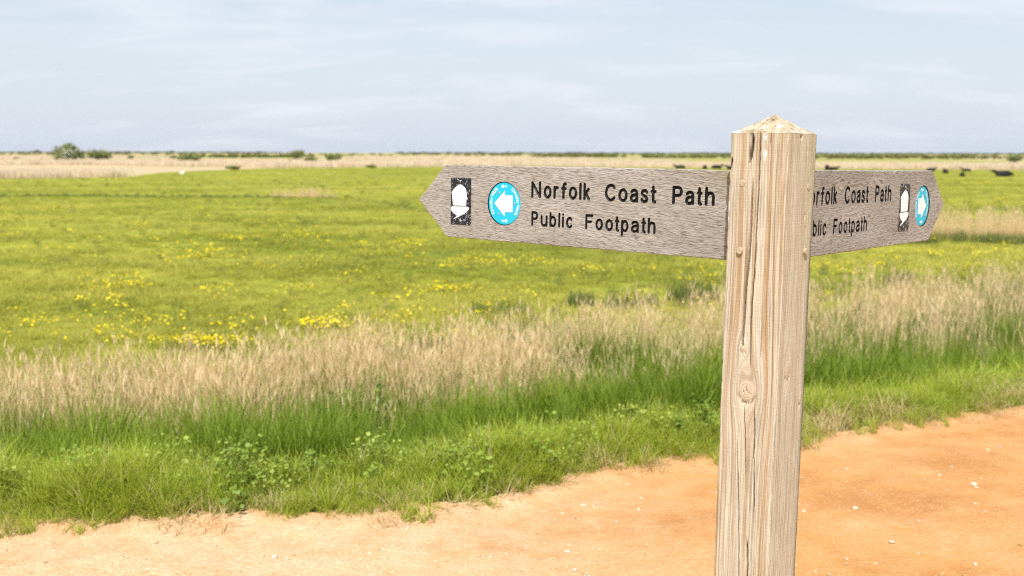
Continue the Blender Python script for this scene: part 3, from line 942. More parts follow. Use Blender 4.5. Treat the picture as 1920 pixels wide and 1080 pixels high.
def build_board(name, label, direction, origin, rotz, dx_text, plaque_x, disc_x, tip_len, corner_x, seed, knots, ang, board_h=187.0):
    """board frame: X reading direction, Z up, front face on y = 0 facing -Y; direction -1 points left, +1 points right"""
    letters = [Letter(c, a, b, -76.2, 40.6, 7.3, dx_text) for c, a, b in LINE_1] + [Letter(c, a, b, -143.4, 36.0, 6.2, dx_text) for c, a, b in LINE_2]
    d = direction
    tipx = corner_x + tip_len
    raw = [(15, 0), (corner_x - 6, 0), (corner_x + 3, -4), (tipx - 2.5, -board_h / 2 + 5), (tipx, -board_h / 2), (tipx - 2.5, -board_h / 2 - 5), (corner_x + 7, -board_h + 14), (corner_x + 1, -board_h + 4), (corner_x - 8, -board_h), (15, -board_h)]
    pts = []
    for a, b in zip(raw[:-1], raw[1:]):
        nn = max(1, int(math.hypot(b[0] - a[0], b[1] - a[1]) / 7))
        for k in range(nn):
            pts.append((a[0] + (b[0] - a[0]) * k / nn, a[1] + (b[1] - a[1]) * k / nn))
    pts.append(raw[-1])
    P = np.array(pts)
    P[:, 1] += 0.9 * (fbm(P[:, 0] * 0.03, P[:, 1] * 0.03, seed, 4) - 0.5) * 2 - 1.2 * np.clip(fbm(P[:, 0] * 0.09, P[:, 1] * 0.01, seed + 3, 2) - 0.62, 0, 1) * 8 * np.sign(P[:, 1] + board_h / 2)
    P[:, 0] *= d
    if d < 0:
        P = P[::-1]
    # after this P runs clockwise seen from the front; make it a closed loop
    cen = np.array([d * (corner_x / 2), -board_h / 2])
    e = np.roll(P, -1, 0) - np.roll(P, 1, 0)
    nrm = np.stack([-e[:, 1], e[:, 0]], -1); nrm /= np.linalg.norm(nrm, axis=1, keepdims=True) + 1e-9
    if np.sum((P - cen) * nrm) < 0:
        nrm = -nrm
    front = P - nrm * 1.8
    th = 34.0
    V = [tuple(p) for p in front]
    n = len(P)
    E = [(k, (k + 1) % n) for k in range(n)]
    for L in letters:
        for l in L.outer:
            b = len(V); V += l
            E += [(b + k, b + (k + 1) % len(l)) for k in range(len(l))]
    DR = 54.0
    hole = [(disc_x + DR * math.cos(t), -93.0 + DR * math.sin(t)) for t in np.linspace(0, 2 * math.pi, 80, endpoint=False)]
    b = len(V); V += hole
    E += [(b + k, b + (k + 1) % 80) for k in range(80)]
    res = delaunay_2d_cdt([Vector(v) for v in V], E, [], 0, 1e-4)
    vo = np.array([tuple(v) for v in res[0]]); fo = res[2]
    cen3 = np.array([vo[list(f)].mean(0) for f in fo])
    keep = point_in_loops(cen3, [front.tolist()])
    keep &= ~(np.hypot(cen3[:, 0] - disc_x, cen3[:, 1] + 93.0) < DR - 0.05)
    for L in letters:
        bb = (cen3[:, 0] > L.lo[0]) & (cen3[:, 0] < L.hi[0]) & (cen3[:, 1] > L.lo[1]) & (cen3[:, 1] < L.hi[1])
        ii = np.nonzero(bb)[0]
        inside = point_in_loops(cen3[ii], L.outer)
        keep[ii[inside]] = False
    P3 = [(x, 0.0, z) for x, z in vo]
    F = [tuple(f) for f, k in zip(fo, keep) if k]
    F = orient(np.array(P3), F)
    b = len(P3)
    P3 += [(x, 0.0, z) for x, z in front] + [(x, 1.8, z) for x, z in P] + [(x, th - 1.8, z) for x, z in P] + [(x, th, z) for x, z in front]
    for k in range(n):
        k2 = (k + 1) % n
        for r in range(3):
            F.append((b + r * n + k, b + r * n + k2, b + (r + 1) * n + k2, b + (r + 1) * n + k))
    F.append(tuple(b + 3 * n + k for k in range(n)))
    mat = board_material(name + '_oak', seed, knots, ang, 1)
    me = mesh(name, np.array(P3) / 1000, F, mat)
    bm = bmesh.new(); bm.from_mesh(me)
    side = [f for f in bm.faces if len(f.verts) == 4 or len(f.verts) > 10]
    bmesh.ops.recalc_face_normals(bm, faces=side)
    bm.to_mesh(me); bm.free()
    bo = obj('finger_board', me, signpost, origin, (0, 0, rotz), label=label)
    for L in letters:
        obj('letter', L.mesh(PAINT, 3.6), bo)
    # trail plaque
    x0, x1 = plaque_x
    cz0, cz1 = -152.6, -33.5
    obj('trail_plaque', plate_mesh('trail_plaque', rounded_rect(x0, x1, cz0, cz1, 3.2), -0.5, 1.3, PLATE_BLACK), bo, label='small black plaque with a white acorn')
    def pq(px, pz):
        return (x0 + (px - 155) / 370 * (x1 - x0), cz1 - (pz - 138 - (px - 155) * 0.04) / 862 * (cz1 - cz0))
    nut = [pq(*q) for q in crom([(205, 652), (193, 560), (184, 470), (184, 400), (215, 345), (270, 297), (337, 262)], 4)[:-1] + crom([(337, 262), (392, 300), (435, 360), (447, 450), (445, 560), (438, 657)], 4)]
    cup = [pq(*q) for q in [(162, 705), (170, 685), (186, 670), (460, 674), (482, 686), (492, 708), (482, 735), (455, 767), (420, 797), (380, 822), (300, 866), (210, 912), (232, 880), (284, 850), (262, 830), (200, 785), (172, 745)]]
    obj('acorn_nut', plate_mesh('acorn_nut', nut, 1.1, 2.2, ACORN_WHITE, 0.5), bo)
    obj('acorn_cup', plate_mesh('acorn_cup', cup, 1.1, 2.2, ACORN_WHITE, 0.5), bo)
    for q in ((330, 205), (335, 937)):
        a = pq(*q); screw(bo, a[0], a[1], 1.3)
    # round waymark in a shallow recess; the shade on its wall is painted black
    cx, cz, R = disc_x, -93.0, 53.0
    tv, tf = [], []
    for (rr, yy) in ((DR, 0.0), (DR - 0.3, 3.6), (1.0, 3.6)):
        tv += [(cx + rr * math.cos(t), yy, cz + rr * math.sin(t)) for t in np.linspace(0, 2 * math.pi, 80, endpoint=False)]
    for r_ in range(2):
        tf += [(r_ * 80 + k, r_ * 80 + (k + 1) % 80, (r_ + 1) * 80 + (k + 1) % 80, (r_ + 1) * 80 + k) for k in range(80)]
    tv = np.array(tv) / 1000
    obj('disc_recess', mesh('disc_recess', tv, orient(tv, tf), PAINT), bo)
    ring = [(cx + (R - 0.6) * math.cos(t), cz + (R - 0.6) * math.sin(t)) for t in np.linspace(0, 2 * math.pi, 72, endpoint=False)]
    obj('waymark_disc', plate_mesh('waymark_disc', ring, -3.5, -1.9, DISC_BLUE, 0.6), bo, label='bright blue round waymark with a white arrow')
    ar = [(-0.62, 0.0), (0.02, 0.60), (0.02, 0.385), (0.50, 0.385), (0.50, -0.385), (0.02, -0.385), (0.02, -0.60)]
    ar = [(cx + (px * R if d < 0 else -px * R), cz + pz * R) for px, pz in ar]
    obj('arrow', plate_mesh('arrow', ar, -2.0, -1.6, PRINT_WHITE, 0.1), bo)
    chars = []
    word = 'Circular Walk'
    wd = {'i': 0.5, 'l': 0.5, 'r': 0.65, ' ': 0.6, 'C': 1.15, 'W': 1.5}
    tot = sum(wd.get(c, 0.95) for c in word)
    for (a0, a1) in ((218, 122), (58, -38)):
        acc = 0
        for c in word:
            w_ = wd.get(c, 0.95)
            a = RAD(a0 + (a1 - a0) * (acc + w_ / 2) / tot)
            acc += w_
            if c != ' ':
                chars.append((c, 11.5, cx + R * 0.765 * math.cos(a), cz + R * 0.765 * math.sin(a), a - math.pi / 2))
    obj('disc_lettering', text_mesh(chars, PRINT_WHITE, 'disc_lettering', -1.75), bo, kind='stuff')
    # little emblem at the head and foot of the disc: a ringed dot with two short lines
    for s in (1, -1):
        ex, ez = cx - 6 * s, cz + s * R * 0.80
        em = [(ex + 4 * math.cos(t), ez + 4 * math.sin(t)) for t in np.linspace(0, 2 * math.pi, 16, endpoint=False)]
        obj('emblem', plate_mesh('emblem', em, -2.0, -1.7, PRINT_WHITE, 0.05), bo)
        for q, w_ in ((1.2, 9), (-1.4, 7)):
            bar = [(ex + s * 5.5, ez + q - 0.7), (ex + s * (5.5 + w_), ez + q - 0.7), (ex + s * (5.5 + w_), ez + q + 0.7), (ex + s * 5.5, ez + q + 0.7)]
            obj('emblem_bar', plate_mesh('emblem_bar', bar, -2.0, -1.7, PRINT_WHITE, 0.05), bo)
    for a in (127, 2, 233) if d < 0 else (53, 178, 307):
        screw(bo, cx + R * (0.60 if a not in (2, 178) else 0.59) * math.cos(RAD(a)), cz + R * (0.62) * math.sin(RAD(a)), -1.9, 2.7)
    return bo


build_board('finger_board', 'left-pointing grey oak arm with black engraved lettering', -1, (0, -W / 2 + 0.05637, HB - 0.07355), 0.0, 0.0, (-893, -822), -711.5, 95, 915, 11, [(-0.30, -0.155, 0.022)], 4.5)
build_board('finger_board', 'right-pointing grey oak arm with black engraved lettering', 1, (W / 2 - 0.05225, 0, HB - 0.07159), math.pi / 2, 748.0, (682, 750), 848.0, 98, 915, 47, [(0.33, -0.035, 0.035), (0.52, -0.03, 0.03), (0.24, -0.15, 0.03)], -2.0)

# ------------------------------------------------------------------ vegetation prototypes
def blade_arrays(r, n, rad, h, w, lean, curl, K=3, h_lo=0.55):
    """n grass blades as quad strips; returns verts, faces, h (0 root..1 tip), bt (one tint per blade)"""
    a = r.uniform(0, 2 * np.pi, n); q = rad * np.sqrt(r.uniform(0, 1, n))
    bx, by = q * np.cos(a), q * np.sin(a)
    az = r.uniform(0, 2 * np.pi, n)
    hh = h * r.uniform(h_lo, 1.0, n); ww = w * r.uniform(0.7, 1.3, n)
    ln = lean * r.uniform(0.1, 1.0, n); cu = curl * r.uniform(0.2, 1.0, n)
    tw = az + np.pi / 2 + r.uniform(-0.7, 0.7, n)
    V = np.zeros((n, K + 1, 2, 3)); H = np.zeros((n, K + 1, 2))
    for k in range(K + 1):
        t = k / K
        d = (ln * t + cu * t * t) * hh
        z = hh * t * np.sqrt(np.maximum(1 - 0.35 * (ln + cu) ** 2 * t * t, 0.2))
        wd = ww * 0.5 * (1 - t ** 1.6 * 0.93)
        for s, sg in ((0, -1), (1, 1)):
            V[:, k, s, 0] = bx + d * np.cos(az) + sg * wd * np.cos(tw)
            V[:, k, s, 1] = by + d * np.sin(az) + sg * wd * np.sin(tw)
            V[:, k, s, 2] = z
            H[:, k, s] = t
    idx = np.arange(n * (K + 1) * 2).reshape(n, K + 1, 2)
    F = np.stack([idx[:, :-1, 0], idx[:, :-1, 1], idx[:, 1:, 1], idx[:, 1:, 0]], -1).reshape(-1, 4)
    B = np.repeat(r.uniform(0, 1, n), (K + 1) * 2)
    return V.reshape(-1, 3), F, H.ravel(), B


def join(parts):
    V, F, H, B, M = [], [], [], [], []
    off = 0
    for (v, f, h, b), m in parts:
        V.append(v); F.append(np.asarray(f) + off); H.append(h); B.append(b); M.append(np.full(len(f), m))
        off += len(v)
    return np.concatenate(V), np.concatenate(F), np.concatenate(H), np.concatenate(B), np.concatenate(M)


def proto(name, parts, mats):
    V, F, H, B, M = join(parts)
    me = mesh(name, V, F, mats, True, dict(h=H, bt=B), M)
    return bpy.data.objects.new(name, me)


def quads_at(r, centers, size, up=0.4, hval=1.0, aspect=1.0):
    """randomly tilted leaf-sized quads (pointed ends) at given centres"""
    n = len(centers)
    nrm = r.normal(size=(n, 3)); nrm[:, 2] = np.abs(nrm[:, 2]) + up
    nrm /= np.linalg.norm(nrm, axis=1, keepdims=True)
    ref = r.normal(size=(n, 3))
    u = np.cross(nrm, ref); u /= np.linalg.norm(u, axis=1, keepdims=True) + 1e-9
    v = np.cross(nrm, u)
    s = (np.asarray(size) * r.uniform(0.6, 1.25, n))[:, None]
    V = np.stack([centers - u * s * 0.5, centers - v * s * 0.34 * aspect, centers + u * s * 0.5, centers + v * s * 0.34 * aspect], 1)
    F = np.arange(n * 4).reshape(n, 4)
    return V.reshape(-1, 3), F, np.repeat(np.full(n, hval), 4) if np.isscalar(hval) else np.repeat(hval, 4), np.repeat(r.uniform(0, 1, n), 4)


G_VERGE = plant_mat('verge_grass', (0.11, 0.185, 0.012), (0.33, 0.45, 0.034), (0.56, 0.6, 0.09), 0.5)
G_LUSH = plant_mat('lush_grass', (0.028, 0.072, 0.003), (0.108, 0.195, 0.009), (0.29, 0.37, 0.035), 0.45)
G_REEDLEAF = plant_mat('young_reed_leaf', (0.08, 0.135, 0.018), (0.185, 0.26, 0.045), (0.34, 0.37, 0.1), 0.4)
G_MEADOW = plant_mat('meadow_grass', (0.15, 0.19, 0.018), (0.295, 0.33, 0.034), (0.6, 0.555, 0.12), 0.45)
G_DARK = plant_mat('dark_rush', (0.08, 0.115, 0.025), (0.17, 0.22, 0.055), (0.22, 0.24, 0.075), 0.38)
STRAW = plant_mat('dead_reed', (0.66, 0.48, 0.27), (0.84, 0.685, 0.44), (0.74, 0.555, 0.31), 0.36, 0.6)
STRAW_FAR = plant_mat('reedbed_straw', (0.6, 0.49, 0.36), (0.78, 0.66, 0.52), (0.68, 0.57, 0.42), 0.3, 0.7)
DRY = plant_mat('dry_grass', (0.5, 0.38, 0.2), (0.68, 0.54, 0.32), (0.56, 0.42, 0.22), 0.3, 0.7)
LEAF = plant_mat('weed_leaf', (0.09, 0.17, 0.022), (0.2, 0.33, 0.045), (0.32, 0.42, 0.07), 0.4, 0.45)
LEAF_PALE = plant_mat('pale_weed_leaf', (0.14, 0.235, 0.028), (0.29, 0.41, 0.055), (0.46, 0.52, 0.11), 0.42, 0.45)
YELLOW = plant_mat('buttercup_petal', (0.84, 0.69, 0.012), (0.88, 0.74, 0.016), (0.84, 0.66, 0.01), 0.2, 0.4)
STEM = plant_mat('weed_stem', (0.09, 0.12, 0.03), (0.14, 0.19, 0.04), (0.16, 0.16, 0.05), 0.2)
BLOSSOM = plant_mat('hawthorn_blossom', (0.70, 0.70, 0.62), (0.78, 0.78, 0.72), (0.70, 0.72, 0.60), 0.2)
BUSH_LEAF = plant_mat('bush_leaf', (0.13, 0.165, 0.045), (0.26, 0.3, 0.1), (0.31, 0.33, 0.13), 0.32)
BUSH_YELLOW = plant_mat('young_willow_leaf', (0.12, 0.14, 0.03), (0.22, 0.235, 0.06), (0.26, 0.25, 0.08), 0.30)
BARK = plain_mat('dark_bark', (0.10, 0.075, 0.05), 0.9, 0.1, 0.4, 30, bump=0.01)

PR = np.random.RandomState(21)


def reed_stems(r, n, rad, h, lean=0.10):
    st = blade_arrays(r, n, rad, h, 0.0085, lean * 0.8, 0.03, 3, 0.58)
    V = st[0].reshape(n, 4, 2, 3)
    parts = [(st, 0)]
    lv, hs = [], []
    # drooping leaves and plumes fixed to the stems
    for i in range(n):
        for k in range(r.randint(0, 3)):
            t = r.uniform(0.35, 0.98) * 3
            a = int(min(t, 2)); c = V[i, a].mean(0) * (1 - (t - a)) + V[i, a + 1].mean(0) * (t - a)
            q = blade_arrays(r, 1, 0, h * r.uniform(0.14, 0.28), 0.0065, 0.30, 0.45, 3)
            parts.append(((q[0] + c, q[1], np.full(len(q[2]), r.uniform(0.3, 1)), q[3]), 0))
        if r.uniform() < 0.45:
            c = V[i, 3].mean(0) - (0, 0, 0.02)
            q = blade_arrays(r, 3, 0.004, h * 0.12, 0.007, 0.3, 0.4, 3)
            parts.append(((q[0] + c, q[1], np.full(len(q[2]), 0.75), q[3]), 0))
    return parts


def weed_leaf_blob(r, n, rad, h, size):
    c = np.stack([r.normal(0, rad * 0.55, n), r.normal(0, rad * 0.55, n), h * r.uniform(0.15, 1, n) ** 0.7], -1)
    c[:, 2] *= np.clip(1.15 - np.hypot(c[:, 0], c[:, 1]) / (rad * 1.7), 0.3, 1)
    return quads_at(r, c, size, 1.2, np.clip(c[:, 2] / h, 0, 1), 1.5)


def collection(name, objs):
    c = bpy.data.collections.new(name)
    for o in objs:
        c.objects.link(o)
    return c


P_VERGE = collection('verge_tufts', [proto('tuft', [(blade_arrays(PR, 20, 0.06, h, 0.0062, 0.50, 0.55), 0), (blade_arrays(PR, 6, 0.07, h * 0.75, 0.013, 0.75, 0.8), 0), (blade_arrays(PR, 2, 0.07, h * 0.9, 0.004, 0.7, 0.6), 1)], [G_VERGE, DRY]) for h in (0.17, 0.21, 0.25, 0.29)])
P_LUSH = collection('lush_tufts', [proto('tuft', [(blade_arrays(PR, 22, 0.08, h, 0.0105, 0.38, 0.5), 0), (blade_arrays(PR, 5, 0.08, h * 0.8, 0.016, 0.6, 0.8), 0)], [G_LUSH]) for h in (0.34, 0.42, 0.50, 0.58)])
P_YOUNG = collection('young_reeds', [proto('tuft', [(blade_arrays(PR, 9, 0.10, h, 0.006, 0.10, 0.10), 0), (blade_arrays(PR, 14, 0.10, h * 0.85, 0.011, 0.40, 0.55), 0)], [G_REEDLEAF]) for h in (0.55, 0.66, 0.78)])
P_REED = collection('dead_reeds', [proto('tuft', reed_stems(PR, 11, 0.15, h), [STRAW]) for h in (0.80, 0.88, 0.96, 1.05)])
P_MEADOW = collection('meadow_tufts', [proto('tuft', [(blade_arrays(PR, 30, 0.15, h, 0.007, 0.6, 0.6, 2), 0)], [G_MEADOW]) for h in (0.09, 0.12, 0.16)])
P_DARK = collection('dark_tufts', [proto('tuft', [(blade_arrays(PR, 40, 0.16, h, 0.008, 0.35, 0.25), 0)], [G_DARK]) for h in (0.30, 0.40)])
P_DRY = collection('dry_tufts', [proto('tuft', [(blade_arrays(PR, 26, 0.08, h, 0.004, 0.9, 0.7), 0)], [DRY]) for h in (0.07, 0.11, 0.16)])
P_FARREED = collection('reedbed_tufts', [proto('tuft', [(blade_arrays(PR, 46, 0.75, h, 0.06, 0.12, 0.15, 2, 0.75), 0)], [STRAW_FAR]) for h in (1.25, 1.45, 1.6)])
P_LEAF = collection('leafy_ground_cover', [proto('tuft', [(weed_leaf_blob(PR, 90, 0.14, hh, 0.020), 0), (blade_arrays(PR, 6, 0.08, hh, 0.004, 0.4, 0.2), 1)], [mm, STEM]) for hh, mm in ((0.15, LEAF_PALE), (0.20, LEAF_PALE), (0.17, LEAF), (0.13, LEAF_PALE))])


def flower_parts(r, n, rad, h):
    c = np.stack([r.normal(0, rad * 0.5, n), r.normal(0, rad * 0.5, n), h * r.uniform(0.7, 1.05, n)], -1)
    V, F = [], []
    for p in c:
        s = r.uniform(0.013, 0.020)
        nn = np.array([r.normal(0, 0.25), r.normal(0, 0.25) - 0.15, 1.0]); nn /= np.linalg.norm(nn)
        u = np.cross(nn, (0, 1, 0.1)); u /= np.linalg.norm(u); v = np.cross(nn, u)
        b = len(V)
        V.append(p - nn * s * 0.45)
        for k in range(6):
            a = k * math.pi / 3
            V.append(p + s * (u * math.cos(a) + v * math.sin(a)))
        F += [(b, b + 1 + k, b + 1 + (k + 1) % 6, b) for k in range(6)]
    V = np.array(V)
    F = [(f[0], f[1], f[2], f[2]) for f in F]
    return V, F, np.full(len(V), 0.5), np.repeat(r.uniform(0, 1, n), 7), c


def flower_proto(r, n, rad, h):
    V, F, H, B, c = flower_parts(r, n, rad, h)
    st = blade_arrays(r, n, 0.0, 1.0, 0.004, 0.0, 0.0, 1, 1.0)
    sv = st[0].reshape(n, 2, 2, 3)
    sv[:, :, :, :2] += c[:, None, None, :2]
    sv[:, 1, :, 2] = c[:, 2][:, None]
    m1 = [tuple(f[:3]) for f in F]
    nv = len(V)
    m2 = [tuple(int(i) + nv for i in f) for f in st[1]]
    me = mesh('flower', np.concatenate([V, sv.reshape(-1, 3)]), m1 + m2, [YELLOW, STEM], False, dict(h=np.concatenate([H, np.full(len(st[0]), 0.5)]), bt=np.concatenate([B, np.zeros(len(st[0]))])), [0] * len(m1) + [1] * len(m2))
    return bpy.data.objects.new('flower', me)


P_FLOWER = collection('buttercups', [flower_proto(PR, n, rad, h) for n, rad, h in ((9, 0.20, 0.17), (13, 0.26, 0.20), (5, 0.15, 0.15))])


def scatter(name, pts, coll, scale, label=None, tint=None, tilt=0.12, zs=None, seed=0):
    """one 'stuff' object whose points carry instanced tufts"""
    r = np.random.RandomState(seed + 100)
    n = len(pts)
    me = bpy.data.meshes.new(name)
    me.from_pydata([tuple(p) for p in np.asarray(pts).tolist()], [], [])
    def at(nm, typ, key, val):
        a = me.attributes.new(nm, typ, 'POINT'); a.data.foreach_set(key, np.ascontiguousarray(val).ravel())
    rot = np.stack([r.normal(0, tilt, n), r.normal(0, tilt, n), r.uniform(0, 6.283, n)], -1).astype(np.float32)
    sc = np.broadcast_to(np.asarray(scale, float), (n,)) * r.uniform(0.8, 1.2, n)
    sz = sc * (1 if zs is None else np.broadcast_to(zs, (n,)))
    at('rot', 'FLOAT_VECTOR', 'vector', rot)
    at('scl', 'FLOAT_VECTOR', 'vector', np.stack([sc, sc, sz], -1).astype(np.float32))
    at('idx', 'INT', 'value', r.randint(0, len(coll.objects), n).astype(np.int32))
    at('tint', 'FLOAT', 'value', (r.uniform(0, 1, n) if tint is None else np.clip(tint, 0, 1)).astype(np.float32))
    ng = bpy.data.node_groups.new(name + '_scatter', 'GeometryNodeTree')
    ng.interface.new_socket('Geometry', in_out='INPUT', socket_type='NodeSocketGeometry')
    ng.interface.new_socket('Geometry', in_out='OUTPUT', socket_type='NodeSocketGeometry')
    nd = ng.nodes
    gi, go = nd.new('NodeGroupInput'), nd.new('NodeGroupOutput')
    ci = nd.new('GeometryNodeCollectionInfo'); ci.inputs['Collection'].default_value = coll
    ci.inputs['Separate Children'].default_value = True; ci.inputs['Reset Children'].default_value = True
    iop = nd.new('GeometryNodeInstanceOnPoints'); iop.inputs['Pick Instance'].default_value = True
    def na(nm, typ):
        q = nd.new('GeometryNodeInputNamedAttribute'); q.data_type = typ; q.inputs['Name'].default_value = nm
        return q.outputs['Attribute']
    L = ng.links
    e2r = nd.new('FunctionNodeEulerToRotation')
    L.new(na('rot', 'FLOAT_VECTOR'), e2r.inputs[0])
    L.new(gi.outputs[0], iop.inputs['Points'])
    L.new(ci.outputs[0], iop.inputs['Instance'])
    L.new(na('idx', 'INT'), iop.inputs['Instance Index'])
    L.new(e2r.outputs[0], iop.inputs['Rotation'])
    L.new(na('scl', 'FLOAT_VECTOR'), iop.inputs['Scale'])
    L.new(iop.outputs[0], go.inputs[0])
    o = obj(name, me, kind='stuff', label=label)
    md = o.modifiers.new('scatter', 'NODES'); md.node_group = ng
    return o


def on_ground(x, y, dz=-0.01):
    return np.stack([x, y, terrain(x, y) + dz], -1)


SR = np.random.RandomState(5)


def area_points(n, ymin, ymax, seed, half=0.56, margin=0.6, power=1.0):
    """points in the wedge the camera sees (plus a margin for a step to the side)"""
    r = np.random.RandomState(seed)
    u = r.uniform(0, 1, n)
    if power == 1.0:            # equal number per unit of distance -> density ~ 1/y
        y = ymin + (ymax - ymin) * u
    else:                       # log distance -> density ~ 1/y^2
        y = ymin * (ymax / ymin) ** u
    x = r.uniform(-1, 1, n) * (half * y + margin)
    return x, y, r


# -- verge
def strip_points(n, s0, s1, seed, x0=-4.6, x1=6.5):
    r = np.random.RandomState(seed)
    x = r.uniform(x0, x1, n)
    s = r.uniform(s0, s1, n)
    return x, edge_y(x) + s / 0.93, s, r


x, y, s, r = strip_points(9500, 0.0, 0.85, 1)
wob = 0.30 * (fbm(x * 2.3, x * 0 + 1, 101, 3) - 0.50)
keep = s > np.clip(wob, 0, None) + 0.03
x, y, s = x[keep], y[keep], s[keep]
hgt = np.clip(0.55 + 1.6 * (s - np.clip(wob[keep], 0, None)), 0.35, 1.05) * (0.45 + 1.1 * fbm(x * 2.6, y * 2.6, 103, 3))
hgt = 0.78 * hgt * np.interp(x, [0.8, 1.6, 3.5], [1.0, 0.85, 0.7])
scatter('verge_grass', on_ground(x, y), P_VERGE, hgt, 'fine bright grass along the far edge of the track', tint=fbm(x * 1.3, y * 1.3, 105, 3) * 0.6 + r.uniform(0, 0.3, len(r.uniform(0, 1, 0)) or len(keep))[keep] if False else fbm(x * 1.3, y * 1.3, 105, 3) * 0.8, seed=1)
# right-hand verge is broad: short grass with dry patches between track and reeds
x, y, r = area_points(9000, 5.2, 13.5, 2)
s = (y - edge_y(x)) * 0.93
k = (s > 0.5) & (y < reed_y(x) - 0.2) & (x > 0.9)
x, y = x[k], y[k]
scatter('bank_grass', on_ground(x, y), P_VERGE, 0.75 + 0.5 * fbm(x * 1.2, y * 1.2, 107, 3), 'short bright grass on the bank right of the post', tint=0.5 * fbm(x * 0.8, y * 0.8, 109, 3), seed=2)
x, y, s, r = strip_points(260, -0.06, 0.20, 3)
scatter('dry_edge_grass', np.stack([x, y, np.maximum(terrain(x, y), 0.0) + 0.008], -1), P_DRY, 0.8, 'short dry grass fraying onto the sandy track', seed=3)
x, y, r = area_points(5200, 5.2, 9.8, 4)
s = (y - edge_y(x)) * 0.93
dp = fbm(x * 1.1, y * 1.1, 111, 3)
k = (s > 0.12) & (s < 2.2) & (x > 1.2) & (dp > 0.56)
x, y = x[k], y[k]
scatter('dry_patch_grass', on_ground(x, y), P_DRY, 1.1, 'dry tan grass patches in the verge right of the post', seed=4)
x, y, s, r = strip_points(300, -0.07, 0.06, 5)
k = fbm(x * 3.1, y * 3.1, 112, 2) > 0.58
x, y = x[k], y[k]
scatter('stray_tufts', np.stack([x, y, np.maximum(terrain(x, y), 0.0) + 0.004], -1), P_VERGE, 0.36 + 0.25 * r.uniform(0, 1, len(x)), 'stray grass tufts creeping onto the sandy track', tint=np.full(len(x), 0.5), seed=5)
# -- leafy ground cover along the crest of the verge
x, y, s, r = strip_points(2600, 0.16, 0.70, 6, -4.4, 1.3)
k = r.uniform(0, 1, len(x)) < 0.038 * np.exp(-((s - 0.42) / 0.20) ** 2) * (0.1 + 1.5 * fbm(x * 1.8, y * 1.8, 113, 3)) * np.interp(x, [-1, 0.2, 1.2], [1.0, 0.7, 0.25])
x, y, s = x[k], y[k], s[k]
scatter('leafy_ground_cover', on_ground(x, y, 0.03), P_LEAF, 0.9 + 0.4 * fbm(x * 3, y * 3, 115, 2), 'low pale leafy weeds along the crest of the verge', seed=6)
# -- lush tall grass on the bank
x, y, r = area_points(11000, 4.6, 13.0, 7)
s = (y - edge_y(x)) * 0.93
k = (s > 0.62) & (y < reed_y(x) + 1.2) & (r.uniform(0, 1, len(x)) < np.interp(x, [-1, 1, 3.0, 5], [1, 0.95, 0.75, 0.65]))
x, y, s = x[k], y[k], s[k]
scatter('lush_grass', on_ground(x, y), P_LUSH, np.interp(s, [0.6, 1.2, 3], [0.62, 0.95, 1.05]) * (0.50 + 1.0 * fbm(x * 1.6, y * 1.6, 117, 3)) * np.interp(x, [-2.5, -0.5, 1.0, 3.5], [0.84, 0.96, 1.04, 0.85]), 'tall lush green grass on the bank below the reeds',
        tint=1.15 * fbm(x * 0.9, y * 0.9, 119, 3) - 0.1, seed=7)
# -- young green reed leaves among the dead stems
x, y, r = area_points(9000, 6.2, 18.5, 8)
d = y - reed_y(x)
k = (d > -0.9) & (d < 1.8 + 0.25 * np.maximum(x, 0)) & (fbm(x * 0.9, y * 0.9, 121, 3) + 0.18 * (d < 0.2) + 0.030 * np.clip(x, 0, 4) > 0.50)
x, y = x[k], y[k]
scatter('young_reeds', on_ground(x, y), P_YOUNG, 0.72, 'young green reed leaves between the dead stems', seed=8)
# -- dead reeds: the ditch belt, a tuft by the far drain and the belt beyond the right-hand arm
x, y, r = area_points(21000, 5.8, 19.0, 9)
d = y - reed_y(x)
dd = np.interp(x, [-3, 0, 3, 7], [1.0, 1.35, 1.7, 2.0])
dens = np.interp(d / dd, [-1.3, -0.5, 0.1, 0.4, 1.3, 1.9], [0.0, 0.12, 0.62, 0.9, 0.85, 0.0]) * np.interp(x, [-1, 1.5, 4], [0.85, 0.45, 0.30]) * (0.15 + 1.3 * fbm(x * 1.1, y * 1.1, 123, 3))
k = r.uniform(0, 1, len(x)) < dens
x, y, d = x[k], y[k], d[k]
sc = np.interp(x, [-3, 1, 4], [0.82, 0.84, 0.84]) * (0.80 + 0.40 * fbm(x * 0.7, y * 0.7, 125, 3)) * np.interp(d, [-1.3, 0, 2.5], [0.8, 1.0, 0.85])
xr, yr = r.uniform(9.6, 20, 900), r.uniform(26.4, 30.5, 900)
xp, yp = r.normal(-10.7, 0.75, 170), r.normal(52.6, 0.35, 170)
X3, Y3 = np.concatenate([x, xr, xp]), np.concatenate([y, yr, yp])
scatter('dead_reeds', on_ground(X3, Y3), P_REED, np.concatenate([sc, np.full(900, 0.8), np.full(170, 0.7)]), 'belt of tan dead reeds between bank and meadow', seed=9, tilt=0.10)
# -- meadow
x, y, r = area_points(70000, 9.5, 150, 10, 0.58, 1.0, power=2.0)
k = (y > reed_y(x) + np.interp(x, [-3, 0, 3, 7], [1.3, 1.8, 2.4, 2.9])) & (y < meadow_far(x, y))
x, y = x[k], y[k]
scatter('meadow_grass', on_ground(x, y), P_MEADOW, (0.8 + y / 60) * (0.35 + 1.2 * fbm(x * 0.5, y * 0.7, 127, 4)), 'grazed yellow-green meadow grass', tint=3.0 * (fbm(x * 0.16, y * 0.34, 129, 5) - 0.5) + 0.45 + 1.2 * (fbm(x * 0.9, y * 0.9, 135, 3) - 0.5), zs=1 / (1 + y / 50), seed=10)
